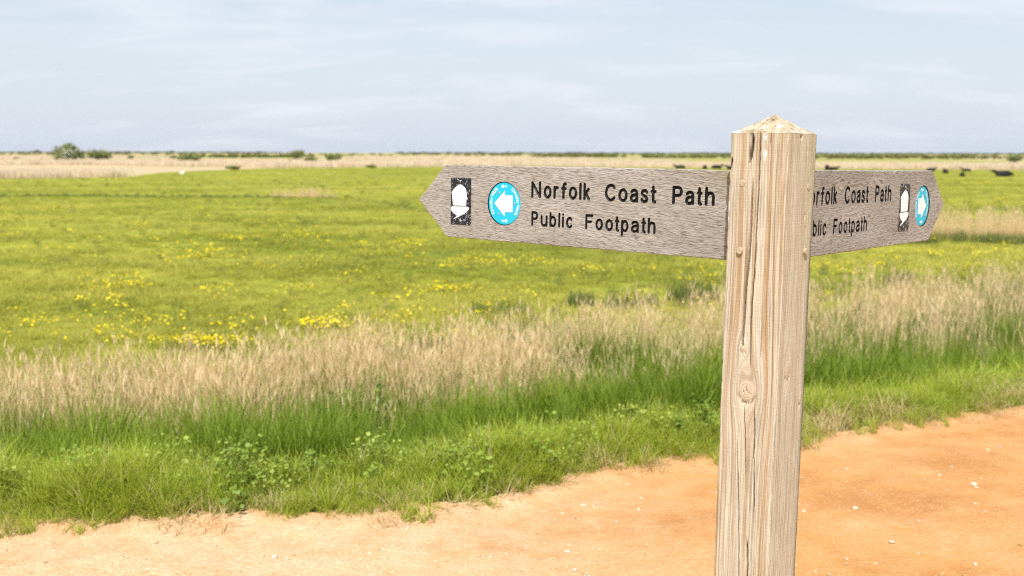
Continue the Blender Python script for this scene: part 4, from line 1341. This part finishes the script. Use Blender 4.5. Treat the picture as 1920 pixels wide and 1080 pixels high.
# dark tufts: drain bank, rough fringe behind the reeds
NR = 2600
t = SR.uniform(0, 1, NR)
seg = SR.choice([0, 0, 1, 1, 1, 1, 2, 3, 4, 5, 6], NR)
dx_ = DITCH[seg] + (DITCH[seg + 1] - DITCH[seg]) * t[:, None] + SR.normal(0, 0.16, (NR, 2)) + np.stack([np.zeros(NR), np.where(SR.uniform(0, 1, NR) < 0.7, -0.75, 0.8)], -1)
xf, yf, r = area_points(2600, 10.5, 20, 11)
kf = (np.abs(yf - reed_y(xf) - np.interp(xf, [-3, 0, 3, 7], [2.3, 2.9, 3.7, 4.3])) < 0.9) & (fbm(xf * 0.55, yf * 0.55, 131, 3) > 0.54)
xr, yr = r.uniform(9.4, 20, 420), r.uniform(25.2, 27.2, 420)
x, y = np.concatenate([dx_[:, 0], xf[kf], xr]), np.concatenate([dx_[:, 1], yf[kf], yr])
scatter('dark_rushes', on_ground(x, y), P_DARK, np.concatenate([np.full(NR, 0.5), np.full(kf.sum(), 1.0), np.full(420, 0.8)]), 'dark green rushes along the drain and behind the reeds', seed=11)
x, y, r = area_points(1000, 12.5, 90, 14, 0.56, 0.5, power=2.0)
k = (y > reed_y(x) + 4.0)
x, y = x[k], y[k]
scatter('meadow_tussocks', on_ground(x, y), P_DARK, 0.28 + 0.25 * r.uniform(0, 1, len(x)) + y / 220, 'darker green tussocks dotted over the meadow', tint=0.5 + 0.5 * r.uniform(0, 1, len(x)), seed=14)
# -- buttercups
fx, fy = [], []
def patch(px, py, n, sx, sy):
    fx.extend(SR.normal(px, sx, n)); fy.extend(SR.normal(py, sy, n))
for (px, py, n, sx, sy) in ((-3.65, 11.75, 34, 0.22, 0.10), (-2.5, 13.0, 24, 0.26, 0.14), (-6.6, 16.6, 13, 0.35, 0.2), (-7.0, 18.0, 6, 0.3, 0.3), (-1.5, 17.0, 9, 0.6, 0.5), (-0.9, 16.2, 14, 0.45, 0.3), (-1.9, 15.5, 4, 0.5, 0.3),
                            (-6.9, 21.5, 16, 0.5, 0.5), (-3.0, 21.8, 16, 0.6, 0.6), (-0.6, 20.5, 18, 0.5, 0.5), (0.4, 20.0, 7, 0.5, 0.6), (-6.3, 27, 22, 1.0, 1.0), (-2.6, 24.5, 20, 0.8, 0.8), (1.6, 18.8, 5, 0.5, 0.5), (3.0, 19.5, 5, 0.6, 0.5), (-5.4, 12.9, 6, 0.5, 0.2), (-4.3, 13.4, 8, 0.4, 0.2), (8.6, 22.0, 9, 0.8, 0.6), (11, 22.5, 8, 1.0, 0.6), (7.2, 19.4, 5, 0.6, 0.4)):
    patch(px, py, n, sx, sy)
x, y, r = area_points(420, 11.5, 90, 12, 0.56, 0.5, power=2.0)
k = (y > reed_y(x) + 2.2) & (fbm(x * 0.12 + 5, y * 0.12, 133, 3) > 0.42)
for px, py in zip(x[k], y[k]):
    patch(px, py, SR.randint(1, 4), 0.25 + 0.014 * py, 0.25 + 0.016 * py)
fx, fy = np.array(fx), np.array(fy)
scatter('buttercups', on_ground(fx, fy), P_FLOWER, 0.85 + fy / 120, 'yellow buttercups flowering across the meadow', seed=12)

# ------------------------------------------------------------------ far marsh
r = np.random.RandomState(31)
n = 26000
y = 82 * (620 / 82) ** r.uniform(0, 1, n)
x = r.uniform(-1, 1, n) * 0.62 * y
k = (y > meadow_far(x, y) * (1.0 + 0.05 * (fbm(x * 0.05, y * 0.02, 9) - 0.3))) & (fbm(x * 0.012, y * 0.02, 141, 3) > np.interp(y, [80, 110, 160, 600], [0.0, 0.36, 0.42, 0.42])) & ~((y > 190) & (fbm(x * 0.004 + 3.1, np.log(y) * 6.0, 21, 4) > 0.55 - 0.15 * np.clip((x / y + 0.05) / 0.25, 0, 1)))
x, y = x[k], y[k]
scatter('reedbed', on_ground(x, y), P_FARREED, np.interp(y, [80, 110, 600], [0.6, 0.9, 1.5]), 'wide pale tan reedbed beyond the meadow', tint=fbm(x * 0.02, y * 0.02, 143, 3), zs=np.interp(y, [80, 160, 600], [0.75, 0.62, 0.45]), seed=31)


def tube(p0, p1, r0, r1, seg=6):
    p0, p1 = np.array(p0, float), np.array(p1, float)
    d = p1 - p0; d /= np.linalg.norm(d)
    u = np.cross(d, (0.3, 0.9, 0.1)); u /= np.linalg.norm(u); v = np.cross(d, u)
    V = [p + rr * (u * math.cos(2 * math.pi * k / seg) + v * math.sin(2 * math.pi * k / seg)) for p, rr in ((p0, r0), (p1, r1)) for k in range(seg)]
    return np.array(V), [(k, (k + 1) % seg, seg + (k + 1) % seg, seg + k) for k in range(seg)]


def bush_parts(r, w, h, leaf, n, lobes=9):
    """crown leaf centres: uneven lobes on short limbs; returns leaf quads and limb tubes"""
    C = []; limbs = []
    for i in range(lobes):
        a = r.uniform(0, 6.283); q = (0.5 * w) * 0.62 * math.sqrt(r.uniform(0, 1))
        lz = h * r.uniform(0.36, 0.70) * (1 - 0.35 * q / (0.5 * w))
        c = np.array([q * math.cos(a), q * math.sin(a), lz])
        rr = np.array([w * r.uniform(0.15, 0.24), w * r.uniform(0.15, 0.24), h * r.uniform(0.20, 0.30)])
        m = n // lobes
        d = r.normal(size=(m, 3)); d /= np.linalg.norm(d, axis=1, keepdims=True)
        rad = r.uniform(0.35, 1.0, m) ** 0.5
        p = c + d * rr * rad[:, None] * (0.8 + 0.45 * r.uniform(0, 1, (m, 1)))
        C.append(p[p[:, 2] > 0.05 * h])
        limbs.append(tube((r.normal(0, 0.05 * w), r.normal(0, 0.05 * w), -0.05), c, 0.020 * w, 0.006 * w))
    C = np.concatenate(C)
    q = quads_at(r, C, leaf, 0.3, np.clip(C[:, 2] / h, 0, 1), 1.5)
    V, F, off = [], [], 0
    for v, f in limbs:
        V.append(v); F += [tuple(i + off for i in t) for t in f]; off += len(v)
    return q, (np.concatenate(V), F), C


def bush(px, py, base_py, w_px, h_px, mat, label, seed, blossom=False, leaf=None, n=1500, group='bushes standing in the far reedbed'):
    """bush at its true place: ground distance from the row where its foot meets the marsh"""
    r = np.random.RandomState(seed)
    ang = math.atan((base_py - 540) / F_PX) + PITCH
    D = (EYE + 0.55) / math.tan(ang)
    X = (px - 960) / F_PX * D / math.cos(PITCH) * math.cos(PITCH)
    w = 1.15 * w_px / F_PX * D; h = 1.3 * h_px / F_PX * D
    q, (tv, tf), C = bush_parts(r, w, h, leaf or w * 0.055, n)
    e = bpy.data.objects.new('bush', None); COL.objects.link(e)
    e.location = (X, D, float(terrain(X, D)) - 0.02)
    e['label'] = label; e['category'] = 'bush'; e['group'] = group
    obj('crown', mesh('crown', q[0], q[1], mat, False, dict(h=q[2], bt=q[3])), e, kind='stuff')
    obj('trunk', mesh('trunk', tv, tf, BARK, True), e)
    if blossom:
        m = (C[:, 0] > -0.05 * w) & (C[:, 0] < 0.28 * w) & (C[:, 1] < 0) & (C[:, 2] < 0.62 * h)
        bq = quads_at(r, C[m] + (0, -0.12, 0.03), w * 0.035, 0.3, 1.0, 1.5)
        obj('blossom', mesh('blossom', bq[0], bq[1], BLOSSOM, False, dict(h=bq[2], bt=bq[3])), e, kind='stuff')
    return e


BUSHES = [
    (135, 292, 306.5, 62, 31, BUSH_LEAF, 'largest dark green bush, flecked with white blossom, far left in the reedbed', True),
    (190, 292, 301.5, 44, 19, BUSH_LEAF, 'low rounded bush just right of the largest blossoming bush', False),
    (362, 299, 309.5, 44, 21, BUSH_LEAF, 'spreading olive bush standing alone between the two bush pairs', False),
    (562, 292, 302.0, 30, 20, BUSH_LEAF, 'compact round dark bush above a small yellowish bush', False),
    (586, 301, 306.5, 27, 11, BUSH_YELLOW, 'low yellowish bush at the foot of the compact round bush', False),
    (546, 303, 307.5, 12, 8, BUSH_YELLOW, 'tiny yellow-green bush left below the compact round bush', False),
    (628, 298, 304.5, 29, 15, BUSH_LEAF, 'small dark bush nearest left of the left-pointing arm', False),
    (38, 299, 302.5, 15, 7, BUSH_LEAF, 'small faint bush closest to the left picture edge', False),
    (84, 303, 305.5, 11, 6, BUSH_LEAF, 'tiny low bush left below the largest blossoming bush', False),
    (250, 296, 299.5, 13, 7, BUSH_LEAF, 'tiny bush between the low rounded bush and the olive bush', False),
    (440, 312, 319.5, 32, 8, BUSH_LEAF, 'dark flat mound of scrub on the far edge of the meadow', False),
    (700, 309, 315.5, 26, 6, BUSH_LEAF, 'thin dark scrub mound at the meadow edge left of the arm tip', False),
    (1896, 297, 303.5, 28, 14, BUSH_LEAF, 'lone bush on the far right above the black cattle', False),
    (330, 296, 299.0, 16, 6, BUSH_LEAF, 'low dull scrub bush behind the olive bush', False),
]
for i, (px, cy, by, wp, hp, mt, lb, bl) in enumerate(BUSHES):
    bush(px, cy, by, wp, hp, mt, lb, 200 + i, bl)

# scrub belts and the wooded skyline: too far off to tell plants apart
def scrub_proto(seed, mat):
    r = np.random.RandomState(seed)
    q, tr, C = bush_parts(r, 4.0, 2.2, 0.42, 420, 7)
    me = mesh('scrub', q[0], q[1], mat, False, dict(h=q[2], bt=q[3]))
    return bpy.data.objects.new('scrub', me)


BUSH_FAR = plant_mat('distant_wood_leaf', (0.11, 0.14, 0.07), (0.17, 0.2, 0.11), (0.19, 0.21, 0.12), 0.25)
P_SCRUB = collection('scrub_belts', [scrub_proto(s, BUSH_YELLOW) for s in (301, 302, 303)])
P_WOOD = collection('skyline_wood', [scrub_proto(s, BUSH_FAR) for s in (311, 312, 313)])
r = np.random.RandomState(41)
bx, by = [], []
for (x0, x1, y0, y1, n) in ((10, 62, 560, 640, 110), (-135, -98, 430, 470, 40), (-150, -60, 520, 560, 40), (125, 240, 420, 640, 150), (150, 330, 700, 900, 120), (-40, 10, 700, 760, 30), (-420, -250, 760, 900, 60), (64, 110, 480, 520, 40), (-300, 300, 1000, 1200, 120)):
    bx.append(r.uniform(x0, x1, n)); by.append(r.uniform(y0, y1, n))
bx, by = np.concatenate(bx), np.concatenate(by)
scatter('scrub_belt', on_ground(bx, by, -0.2), P_SCRUB, 1.15, 'green scrub belts crossing the far marsh', seed=41, zs=0.75)
n = 2200
wx = r.uniform(-1900, 1900, n); wy = r.uniform(2700, 3300, n)
k = fbm(wx * 0.004, wx * 0 + 3, 151, 4) > 0.36
wx, wy = wx[k], wy[k]
scatter('skyline_wood', on_ground(wx, wy, -0.3), P_WOOD, r.uniform(3.0, 6.0, len(wx)), 'thin dark line of trees on the horizon', seed=42, zs=0.36)


# ------------------------------------------------------------------ rush tufts and leafy plants that stand out singly
def rush_tuft(x, y, w, h, n, label, seed):
    r = np.random.RandomState(seed)
    a = blade_arrays(r, n, w / 2, h, 0.012, 0.22, 0.15, 3, 0.6)
    me = mesh('rush_tuft', a[0], a[1], G_DARK, True, dict(h=a[2], bt=a[3]))
    obj('rush_tuft', me, None, (x, y, float(terrain(x, y)) - 0.02), None, label, 'rush tuft', 'dark rush tufts behind the reeds')


for i, (x, y, w, h, n, lb) in enumerate((
        (1.0, 14.9, 0.42, 0.34, 220, 'upright dark rush tuft below the middle of the left arm'),
        (1.75, 14.9, 0.85, 0.30, 300, 'broad dark rush tuft left of the post, beside the tallest one'),
        (2.75, 15.4, 0.80, 0.42, 360, 'tallest dark rush tuft just left of the post'),
        (-0.15, 14.2, 0.90, 0.26, 260, 'low wide dark rush tuft below the engraved arm'),
        (6.5, 17.2, 0.50, 0.36, 220, 'small dark rush tuft below the right-pointing arm'))):
    rush_tuft(x, y, w, h, n, lb, 400 + i)


def leafy_plant(x, y, h, w, n, size, mat, label, seed, dz=0.0):
    """branching weed: stems carrying folded leaves"""
    r = np.random.RandomState(seed)
    SV, SF, off, cs = [], [], 0, []
    for k in range(7):
        a = r.uniform(0, 6.283); q = w / 2 * math.sqrt(r.uniform(0.05, 1)); hh = h * r.uniform(0.6, 1.0)
        q *= 1.5; hh *= 0.55 if h < 0.5 else 1.0
        tip = (q * math.cos(a), q * math.sin(a), hh)
        v, f = tube((tip[0] * 0.15, tip[1] * 0.15, -0.02), tip, 0.004, 0.0018, 5)
        SV.append(v); SF += [tuple(i + off for i in t) for t in f]; off += len(v)
        for _ in range(n // 7):
            t = r.uniform(0.25, 1.05)
            cs.append(np.array(tip) * (0.15 + 0.85 * t, 0.15 + 0.85 * t, t) + r.normal(0, 0.022, 3))
    q = quads_at(r, np.array(cs), size, 0.9, np.clip(np.array(cs)[:, 2] / h, 0, 1), 1.7)
    e = bpy.data.objects.new('leafy_weed', None); COL.objects.link(e)
    e.location = (x, y, float(terrain(x, y)) + dz)
    e['label'] = label; e['category'] = 'weed'; e['group'] = 'leafy weeds along the bank'
    obj('foliage', mesh('foliage', q[0], q[1], mat, False, dict(h=q[2], bt=q[3])), e, kind='stuff')
    obj('stalk', mesh('stalk', np.concatenate(SV), SF, STEM, True, dict(h=np.full(off, 0.5), bt=np.zeros(off))), e)


for i, (x, y, h, w, n, size, mt, lb) in enumerate((
        (-1.28, 4.96, 0.20, 0.62, 323, 0.027, LEAF, 'dark broad-leaved weed clump at the left verge above the track'),
        (-1.66, 5.06, 0.22, 0.55, 221, 0.025, LEAF, 'dark leafy clump left behind the broad-leaved weed clump'),
        (-0.72, 5.12, 0.27, 0.50, 510, 0.023, LEAF_PALE, 'pale leafy clump on the verge crest left of centre'),
        (-0.34, 5.22, 0.30, 0.35, 408, 0.023, LEAF_PALE, 'pale leafy clump in the middle of the verge'),
        (0.16, 5.32, 0.28, 0.30, 306, 0.021, LEAF_PALE, 'yellow-green weed below the arm lettering'),
        (1.02, 6.05, 0.34, 0.42, 408, 0.029, LEAF, 'blue-green leafy weed with bent stem just left of the post'),
        (-1.06, 7.05, 0.60, 0.32, 374, 0.029, LEAF, 'tall leafy weed standing up against the dead reeds'),
        (-2.3, 5.0, 0.24, 0.40, 408, 0.023, LEAF_PALE, 'pale leafy clump at the left picture edge'))):
    leafy_plant(x, y, h, w, n, size, mt, lb, 500 + i)


# ------------------------------------------------------------------ stones on the track
def stone_material():
    m, n, out = new_mat('pale_flint')
    t = n.node('ShaderNodeTexCoord')
    oi = n.node('ShaderNodeObjectInfo')
    bt = n.attr('bt')
    nz = n.noise(t.outputs['Object'], 60, 4)
    c = n.ramp(bt, [(0.0, (0.36, 0.21, 0.10)), (0.35, (0.55, 0.38, 0.22)), (0.7, (0.60, 0.46, 0.30)), (1.0, (0.68, 0.61, 0.50))])
    c = n.mix(n.math('MULTIPLY', nz, 0.5), c, (0.45, 0.30, 0.16))
    principled(n, out, c, 0.7, nz, 0.003, 0.6, 0.25)
    return m


STONE = stone_material()


def stone_mesh(r, size, sub=1):
    bm = bmesh.new()
    bmesh.ops.create_icosphere(bm, subdivisions=sub, radius=0.5)
    V = np.array([v.co[:] for v in bm.verts]); F = [tuple(v.index for v in f.verts) for f in bm.faces]
    bm.free()
    V = V * (1 + r.uniform(-0.22, 0.22, (len(V), 1))) * (size * r.uniform(0.9, 1.3), size * r.uniform(0.6, 1.0), size * r.uniform(0.35, 0.6))
    a = r.uniform(0, 6.283); c, s = math.cos(a), math.sin(a)
    V[:, :2] = V[:, :2] @ np.array([[c, -s], [s, c]])
    return V, F


def track_z(x, y):
    return 0.004 + 0.03 * (fbm(x * 0.8, y * 0.8, 41) - 0.5) + 0.02 * (fbm(x * 4, y * 4, 43, 3) - 0.5) + 0.012 * (fbm(x * 14, y * 14, 45, 2) - 0.5)


r = np.random.RandomState(61)
GV, GF, GB, off = [], [], [], 0
cnt = 0
while cnt < 3200:
    x, y = r.uniform(-3.2, 4.2), r.uniform(3.3, 6.7)
    ey = float(edge_y(x))
    if y > ey + 0.04 or r.uniform() > np.interp(x, [-2.5, 0, 1.2, 3.5], [1.0, 0.7, 0.25, 0.25]) * (0.4 + 1.0 * float(fbm(np.array(x * 2.0), np.array(y * 2.0), 161, 2))):
        continue
    v, f = stone_mesh(r, 0.006 + 0.013 * r.uniform() ** 2.8, 1 if False else 1)
    z = float(track_z(np.array(x), np.array(y)))
    GV.append(v + (x, y, z + 0.002)); GF += [tuple(i + off for i in t) for t in f]; GB.append(np.full(len(v), r.uniform() ** 0.8)); off += len(v)
    cnt += 1
obj('gravel', mesh('gravel', np.concatenate(GV), GF, STONE, False, dict(bt=np.concatenate(GB))), kind='stuff', label='fine flint gravel strewn over the sandy track')
STONES = [((2.38, 5.14), 0.045, 'largest pale stone on the track right of the post'), ((2.27, 5.30), 0.028, 'small pale stone just beyond the largest one on the right'), ((1.64, 4.75), 0.042, 'flat pale stone on the track, first right of the post'),
          ((1.39, 4.73), 0.030, 'small pale stone touching the right edge of the post'), ((1.93, 4.11), 0.030, 'pale stone at the bottom edge, right of the post'), ((1.67, 4.35), 0.028, 'pale stone midway between post and bottom right corner'),
          ((-0.19, 4.66), 0.036, 'white stone under the ragged verge left of centre'), ((0.35, 4.82), 0.036, 'white stone on bare sand right of centre'), ((0.61, 4.77), 0.026, 'pale stone nearest left of the post on bare sand'),
          ((-1.0, 4.17), 0.040, 'big white stone in the gravel at lower left'), ((-1.39, 4.43), 0.032, 'white stone in the gravel near the left verge'), ((-1.55, 4.32), 0.030, 'dull tan stone in the gravel at lower left'),
          ((0.24, 4.25), 0.032, 'pale stone below the white stone, right of centre'), ((0.26, 4.05), 0.040, 'broad white stone at the bottom edge, right of centre')]
for i, ((x, y), sz, lb) in enumerate(STONES):
    v, f = stone_mesh(r, sz * 0.8, 2)
    v[:, 2] += 0.10 * sz
    me = mesh('stone', v, f, STONE, True, dict(bt=np.full(len(v), 0.35 if 'tan' in lb else r.uniform(0.85, 1.0))))
    obj('stone', me, None, (x, y, float(track_z(np.array(x), np.array(y)))), None, lb, 'stone', 'pale stones on the track')

# ------------------------------------------------------------------ cattle and birds
COW_HIDE = plain_mat('black_hide', (0.010, 0.010, 0.012), 0.65, 0.25, 0.3, 8)


def skin_mesh(name, chains, mat):
    """chains: lists of ((x,y,z), radius); the first vertex of later chains is joined to the nearest vertex made before"""
    V, R, E = [], [], []
    for ch in chains:
        first = True
        for (p, q) in ch:
            p = np.array(p, float)
            if first and V:
                prev = int(np.argmin([np.linalg.norm(np.array(w_) - p) for w_ in V]))
                first = False
                if np.linalg.norm(np.array(V[prev]) - p) < 1e-6:
                    continue
            elif first:
                prev = None; first = False
            V.append(tuple(p)); R.append(q)
            if prev is not None:
                E.append((prev, len(V) - 1))
            prev = len(V) - 1
    me = bpy.data.meshes.new(name)
    me.from_pydata(V, E, [])
    me.materials.append(mat)
    o = bpy.data.objects.new(name, me); COL.objects.link(o)
    md = o.modifiers.new('skin', 'SKIN'); md.use_smooth_shade = True
    sk = me.skin_vertices[0].data
    for i, q in enumerate(R):
        sk[i].radius = (q, q)
    sk[0].use_root = True
    o.modifiers.new('sub', 'SUBSURF').levels = 1
    bpy.context.view_layer.update()
    dg = bpy.context.evaluated_depsgraph_get()
    res = bpy.data.meshes.new_from_object(o.evaluated_get(dg))
    bpy.data.objects.remove(o); bpy.data.meshes.remove(me)
    res.name = name
    if not res.materials:
        res.materials.append(mat)
    return res


def cow_lying():
    return skin_mesh('cow', [
        [((0.0, 0, 0.48), 0.36), ((-0.55, 0, 0.46), 0.36), ((-0.95, 0, 0.40), 0.24)],
        [((0.0, 0, 0.48), 0.36), ((0.50, 0, 0.50), 0.35), ((0.82, 0, 0.58), 0.22), ((1.05, 0, 0.78), 0.16), ((1.22, 0, 0.86), 0.14), ((1.42, 0, 0.76), 0.09), ((1.52, 0, 0.70), 0.075)],
        [((1.22, 0, 0.86), 0.14), ((1.16, 0.20, 0.92), 0.03), ((1.14, 0.28, 0.90), 0.02)],
        [((1.22, 0, 0.86), 0.14), ((1.16, -0.20, 0.92), 0.03), ((1.14, -0.28, 0.90), 0.02)],
        [((0.50, 0, 0.50), 0.35), ((0.58, 0.28, 0.16), 0.10), ((0.95, 0.30, 0.08), 0.06), ((0.70, 0.34, 0.05), 0.05)],
        [((0.50, 0, 0.50), 0.35), ((0.58, -0.28, 0.16), 0.10), ((0.95, -0.30, 0.08), 0.06), ((0.70, -0.34, 0.05), 0.05)],
        [((-0.55, 0, 0.46), 0.36), ((-0.42, 0.36, 0.18), 0.15), ((0.0, 0.46, 0.10), 0.08), ((-0.35, 0.50, 0.05), 0.05)],
        [((-0.55, 0, 0.46), 0.36), ((-0.42, -0.36, 0.18), 0.15), ((0.0, -0.46, 0.10), 0.08), ((-0.35, -0.50, 0.05), 0.05)],
        [((-0.95, 0, 0.40), 0.24), ((-1.08, 0.06, 0.22), 0.03), ((-1.10, 0.12, 0.04), 0.025)]], COW_HIDE)


def cow_grazing():
    ch = [
        [((0.0, 0, 0.98), 0.34), ((-0.50, 0, 1.02), 0.32), ((-0.88, 0, 1.00), 0.22)],
        [((0.0, 0, 0.98), 0.34), ((0.50, 0, 0.98), 0.33), ((0.82, 0, 0.92), 0.21), ((1.10, 0, 0.66), 0.16), ((1.28, 0, 0.42), 0.14), ((1.34, 0, 0.22), 0.09), ((1.36, 0, 0.12), 0.07)],
        [((1.28, 0, 0.42), 0.14), ((1.20, 0.20, 0.52), 0.03), ((1.18, 0.27, 0.50), 0.02)],
        [((1.28, 0, 0.42), 0.14), ((1.20, -0.20, 0.52), 0.03), ((1.18, -0.27, 0.50), 0.02)],
        [((-0.88, 0, 1.00), 0.22), ((-1.00, 0, 0.80), 0.03), ((-1.02, 0, 0.40), 0.03)]]
    for s in (1, -1):
        ch.append([((0.50, 0, 0.98), 0.33), ((0.56, 0.20 * s, 0.62), 0.12), ((0.58, 0.20 * s, 0.38), 0.07), ((0.56, 0.20 * s, 0.10), 0.05), ((0.58, 0.20 * s, 0.0), 0.06)])
        ch.append([((-0.50, 0, 1.02), 0.32), ((-0.58, 0.21 * s, 0.66), 0.15), ((-0.76, 0.21 * s, 0.42), 0.07), ((-0.70, 0.21 * s, 0.12), 0.05), ((-0.67, 0.21 * s, 0.0), 0.06)])
    return skin_mesh('cow', ch, COW_HIDE)


COW_A, COW_B = cow_lying(), cow_grazing()
COWS = [
    (48.2, 101.8, COW_A, 175, 0.86, 'largest black cow lying side-on at the far right of the meadow'),
    (49.2, 118.0, COW_A, 75, 0.68, 'black cow lying end-on just right of the right arm tip'),
    (57.3, 131.0, COW_A, 150, 0.55, 'small distant black cow second to the right of the right arm tip'),
    (44.9, 103.5, COW_A, 60, 0.53, 'small black calf lying nearest below the distant cow, right of the arm tip'),
    (52.4, 130.0, COW_A, 20, 0.65, 'black cow showing only its back above the right arm end'),
    (42.6, 138.0, COW_A, 10, 0.73, 'black cow peeping over the right arm near the post'),
    (40.6, 134.0, COW_B, 80, 0.73, 'black cow half hidden by the right edge of the post'),
    (29.9, 141.0, COW_A, 190, 0.82, 'black cow half hidden by the left edge of the post'),
    (29.7, 151.0, COW_A, 15, 0.82, 'black cow above the left arm, second from the post'),
    (26.7, 144.0, COW_A, 80, 0.77, 'small black cow above the left arm, third from the post'),
    (24.4, 151.0, COW_A, 170, 0.77, 'black cow above the left arm, farthest from the post'),
]
for (x, y, me, rz, sc, lb) in COWS:
    obj('cow', me, None, (x, y, float(terrain(x, y)) - 0.03), (0, 0, RAD(rz)), lb, 'cow', 'black cattle resting on the meadow', None, (sc, sc, sc * 0.9))

WHITE_FEATHER = plain_mat('white_feather', (0.80, 0.80, 0.78), 0.7, 0.2, 0.05, 20)
bird = skin_mesh('white_bird', [
    [((0, 0, 0.26), 0.11), ((-0.16, 0, 0.24), 0.085), ((-0.30, 0, 0.22), 0.03)],
    [((0, 0, 0.26), 0.11), ((0.12, 0, 0.30), 0.07), ((0.17, 0, 0.40), 0.03), ((0.19, 0, 0.46), 0.032), ((0.27, 0, 0.45), 0.010)],
    [((0, 0, 0.26), 0.11), ((0.0, 0.05, 0.10), 0.012), ((0.01, 0.05, 0.0), 0.012)],
    [((0, 0, 0.26), 0.11), ((0.0, -0.05, 0.10), 0.012), ((0.01, -0.05, 0.0), 0.012)]], WHITE_FEATHER)
obj('white_bird', bird, None, (-31.6, 99.5, float(terrain(-31.6, 99.5)) + 0.02), (0, 0, RAD(20)), 'small white bird standing at the far left edge of the meadow', 'bird', None, None, (1.05, 1.05, 1.05))
DARK_FEATHER = plain_mat('grey_feather', (0.10, 0.10, 0.11), 0.7, 0.2, 0.1, 20)
gull = skin_mesh('flying_bird', [
    [((0, 0, 0), 0.075), ((-0.22, 0, 0.0), 0.05), ((-0.38, 0, 0.0), 0.02)],
    [((0, 0, 0), 0.075), ((0.18, 0, 0.01), 0.05), ((0.27, 0, 0.02), 0.035), ((0.34, 0, 0.01), 0.012)],
    [((0, 0, 0), 0.075), ((0.03, 0.25, 0.10), 0.035), ((0.0, 0.50, 0.12), 0.022), ((-0.08, 0.72, 0.06), 0.008)],
    [((0, 0, 0), 0.075), ((0.03, -0.25, 0.10), 0.035), ((0.0, -0.50, 0.12), 0.022), ((-0.08, -0.72, 0.06), 0.008)]], DARK_FEATHER)
obj('flying_bird', gull, None, (-172.0, 400.0, EYE + 33.0), (0, 0, RAD(150)), 'tiny dark bird flying high in the sky at left', 'bird')

# ------------------------------------------------------------------ sea air
def build_haze():
    x, y0, y1, z0, z1 = 10700.0, -60.0, 9300.0, -3.0, 60.0
    V = [(a, b, c) for c in (z0, z1) for b in (y0, y1) for a in (-x, x)]
    F = [(0, 2, 3, 1), (4, 5, 7, 6), (0, 1, 5, 4), (2, 6, 7, 3), (0, 4, 6, 2), (1, 3, 7, 5)]
    m = bpy.data.materials.new('sea_air'); m.use_nodes = True
    nt = m.node_tree; nt.nodes.clear()
    out = nt.nodes.new('ShaderNodeOutputMaterial'); v = nt.nodes.new('ShaderNodeVolumePrincipled')
    v.inputs['Color'].default_value = (0.86, 0.90, 0.97, 1)
    v.inputs['Density'].default_value = HAZE
    v.inputs['Anisotropy'].default_value = 0.3
    nt.links.new(v.outputs[0], out.inputs['Volume'])
    obj('haze', mesh('haze', np.array(V), F, m), kind='stuff')


HAZE = 3.5e-5
build_haze()
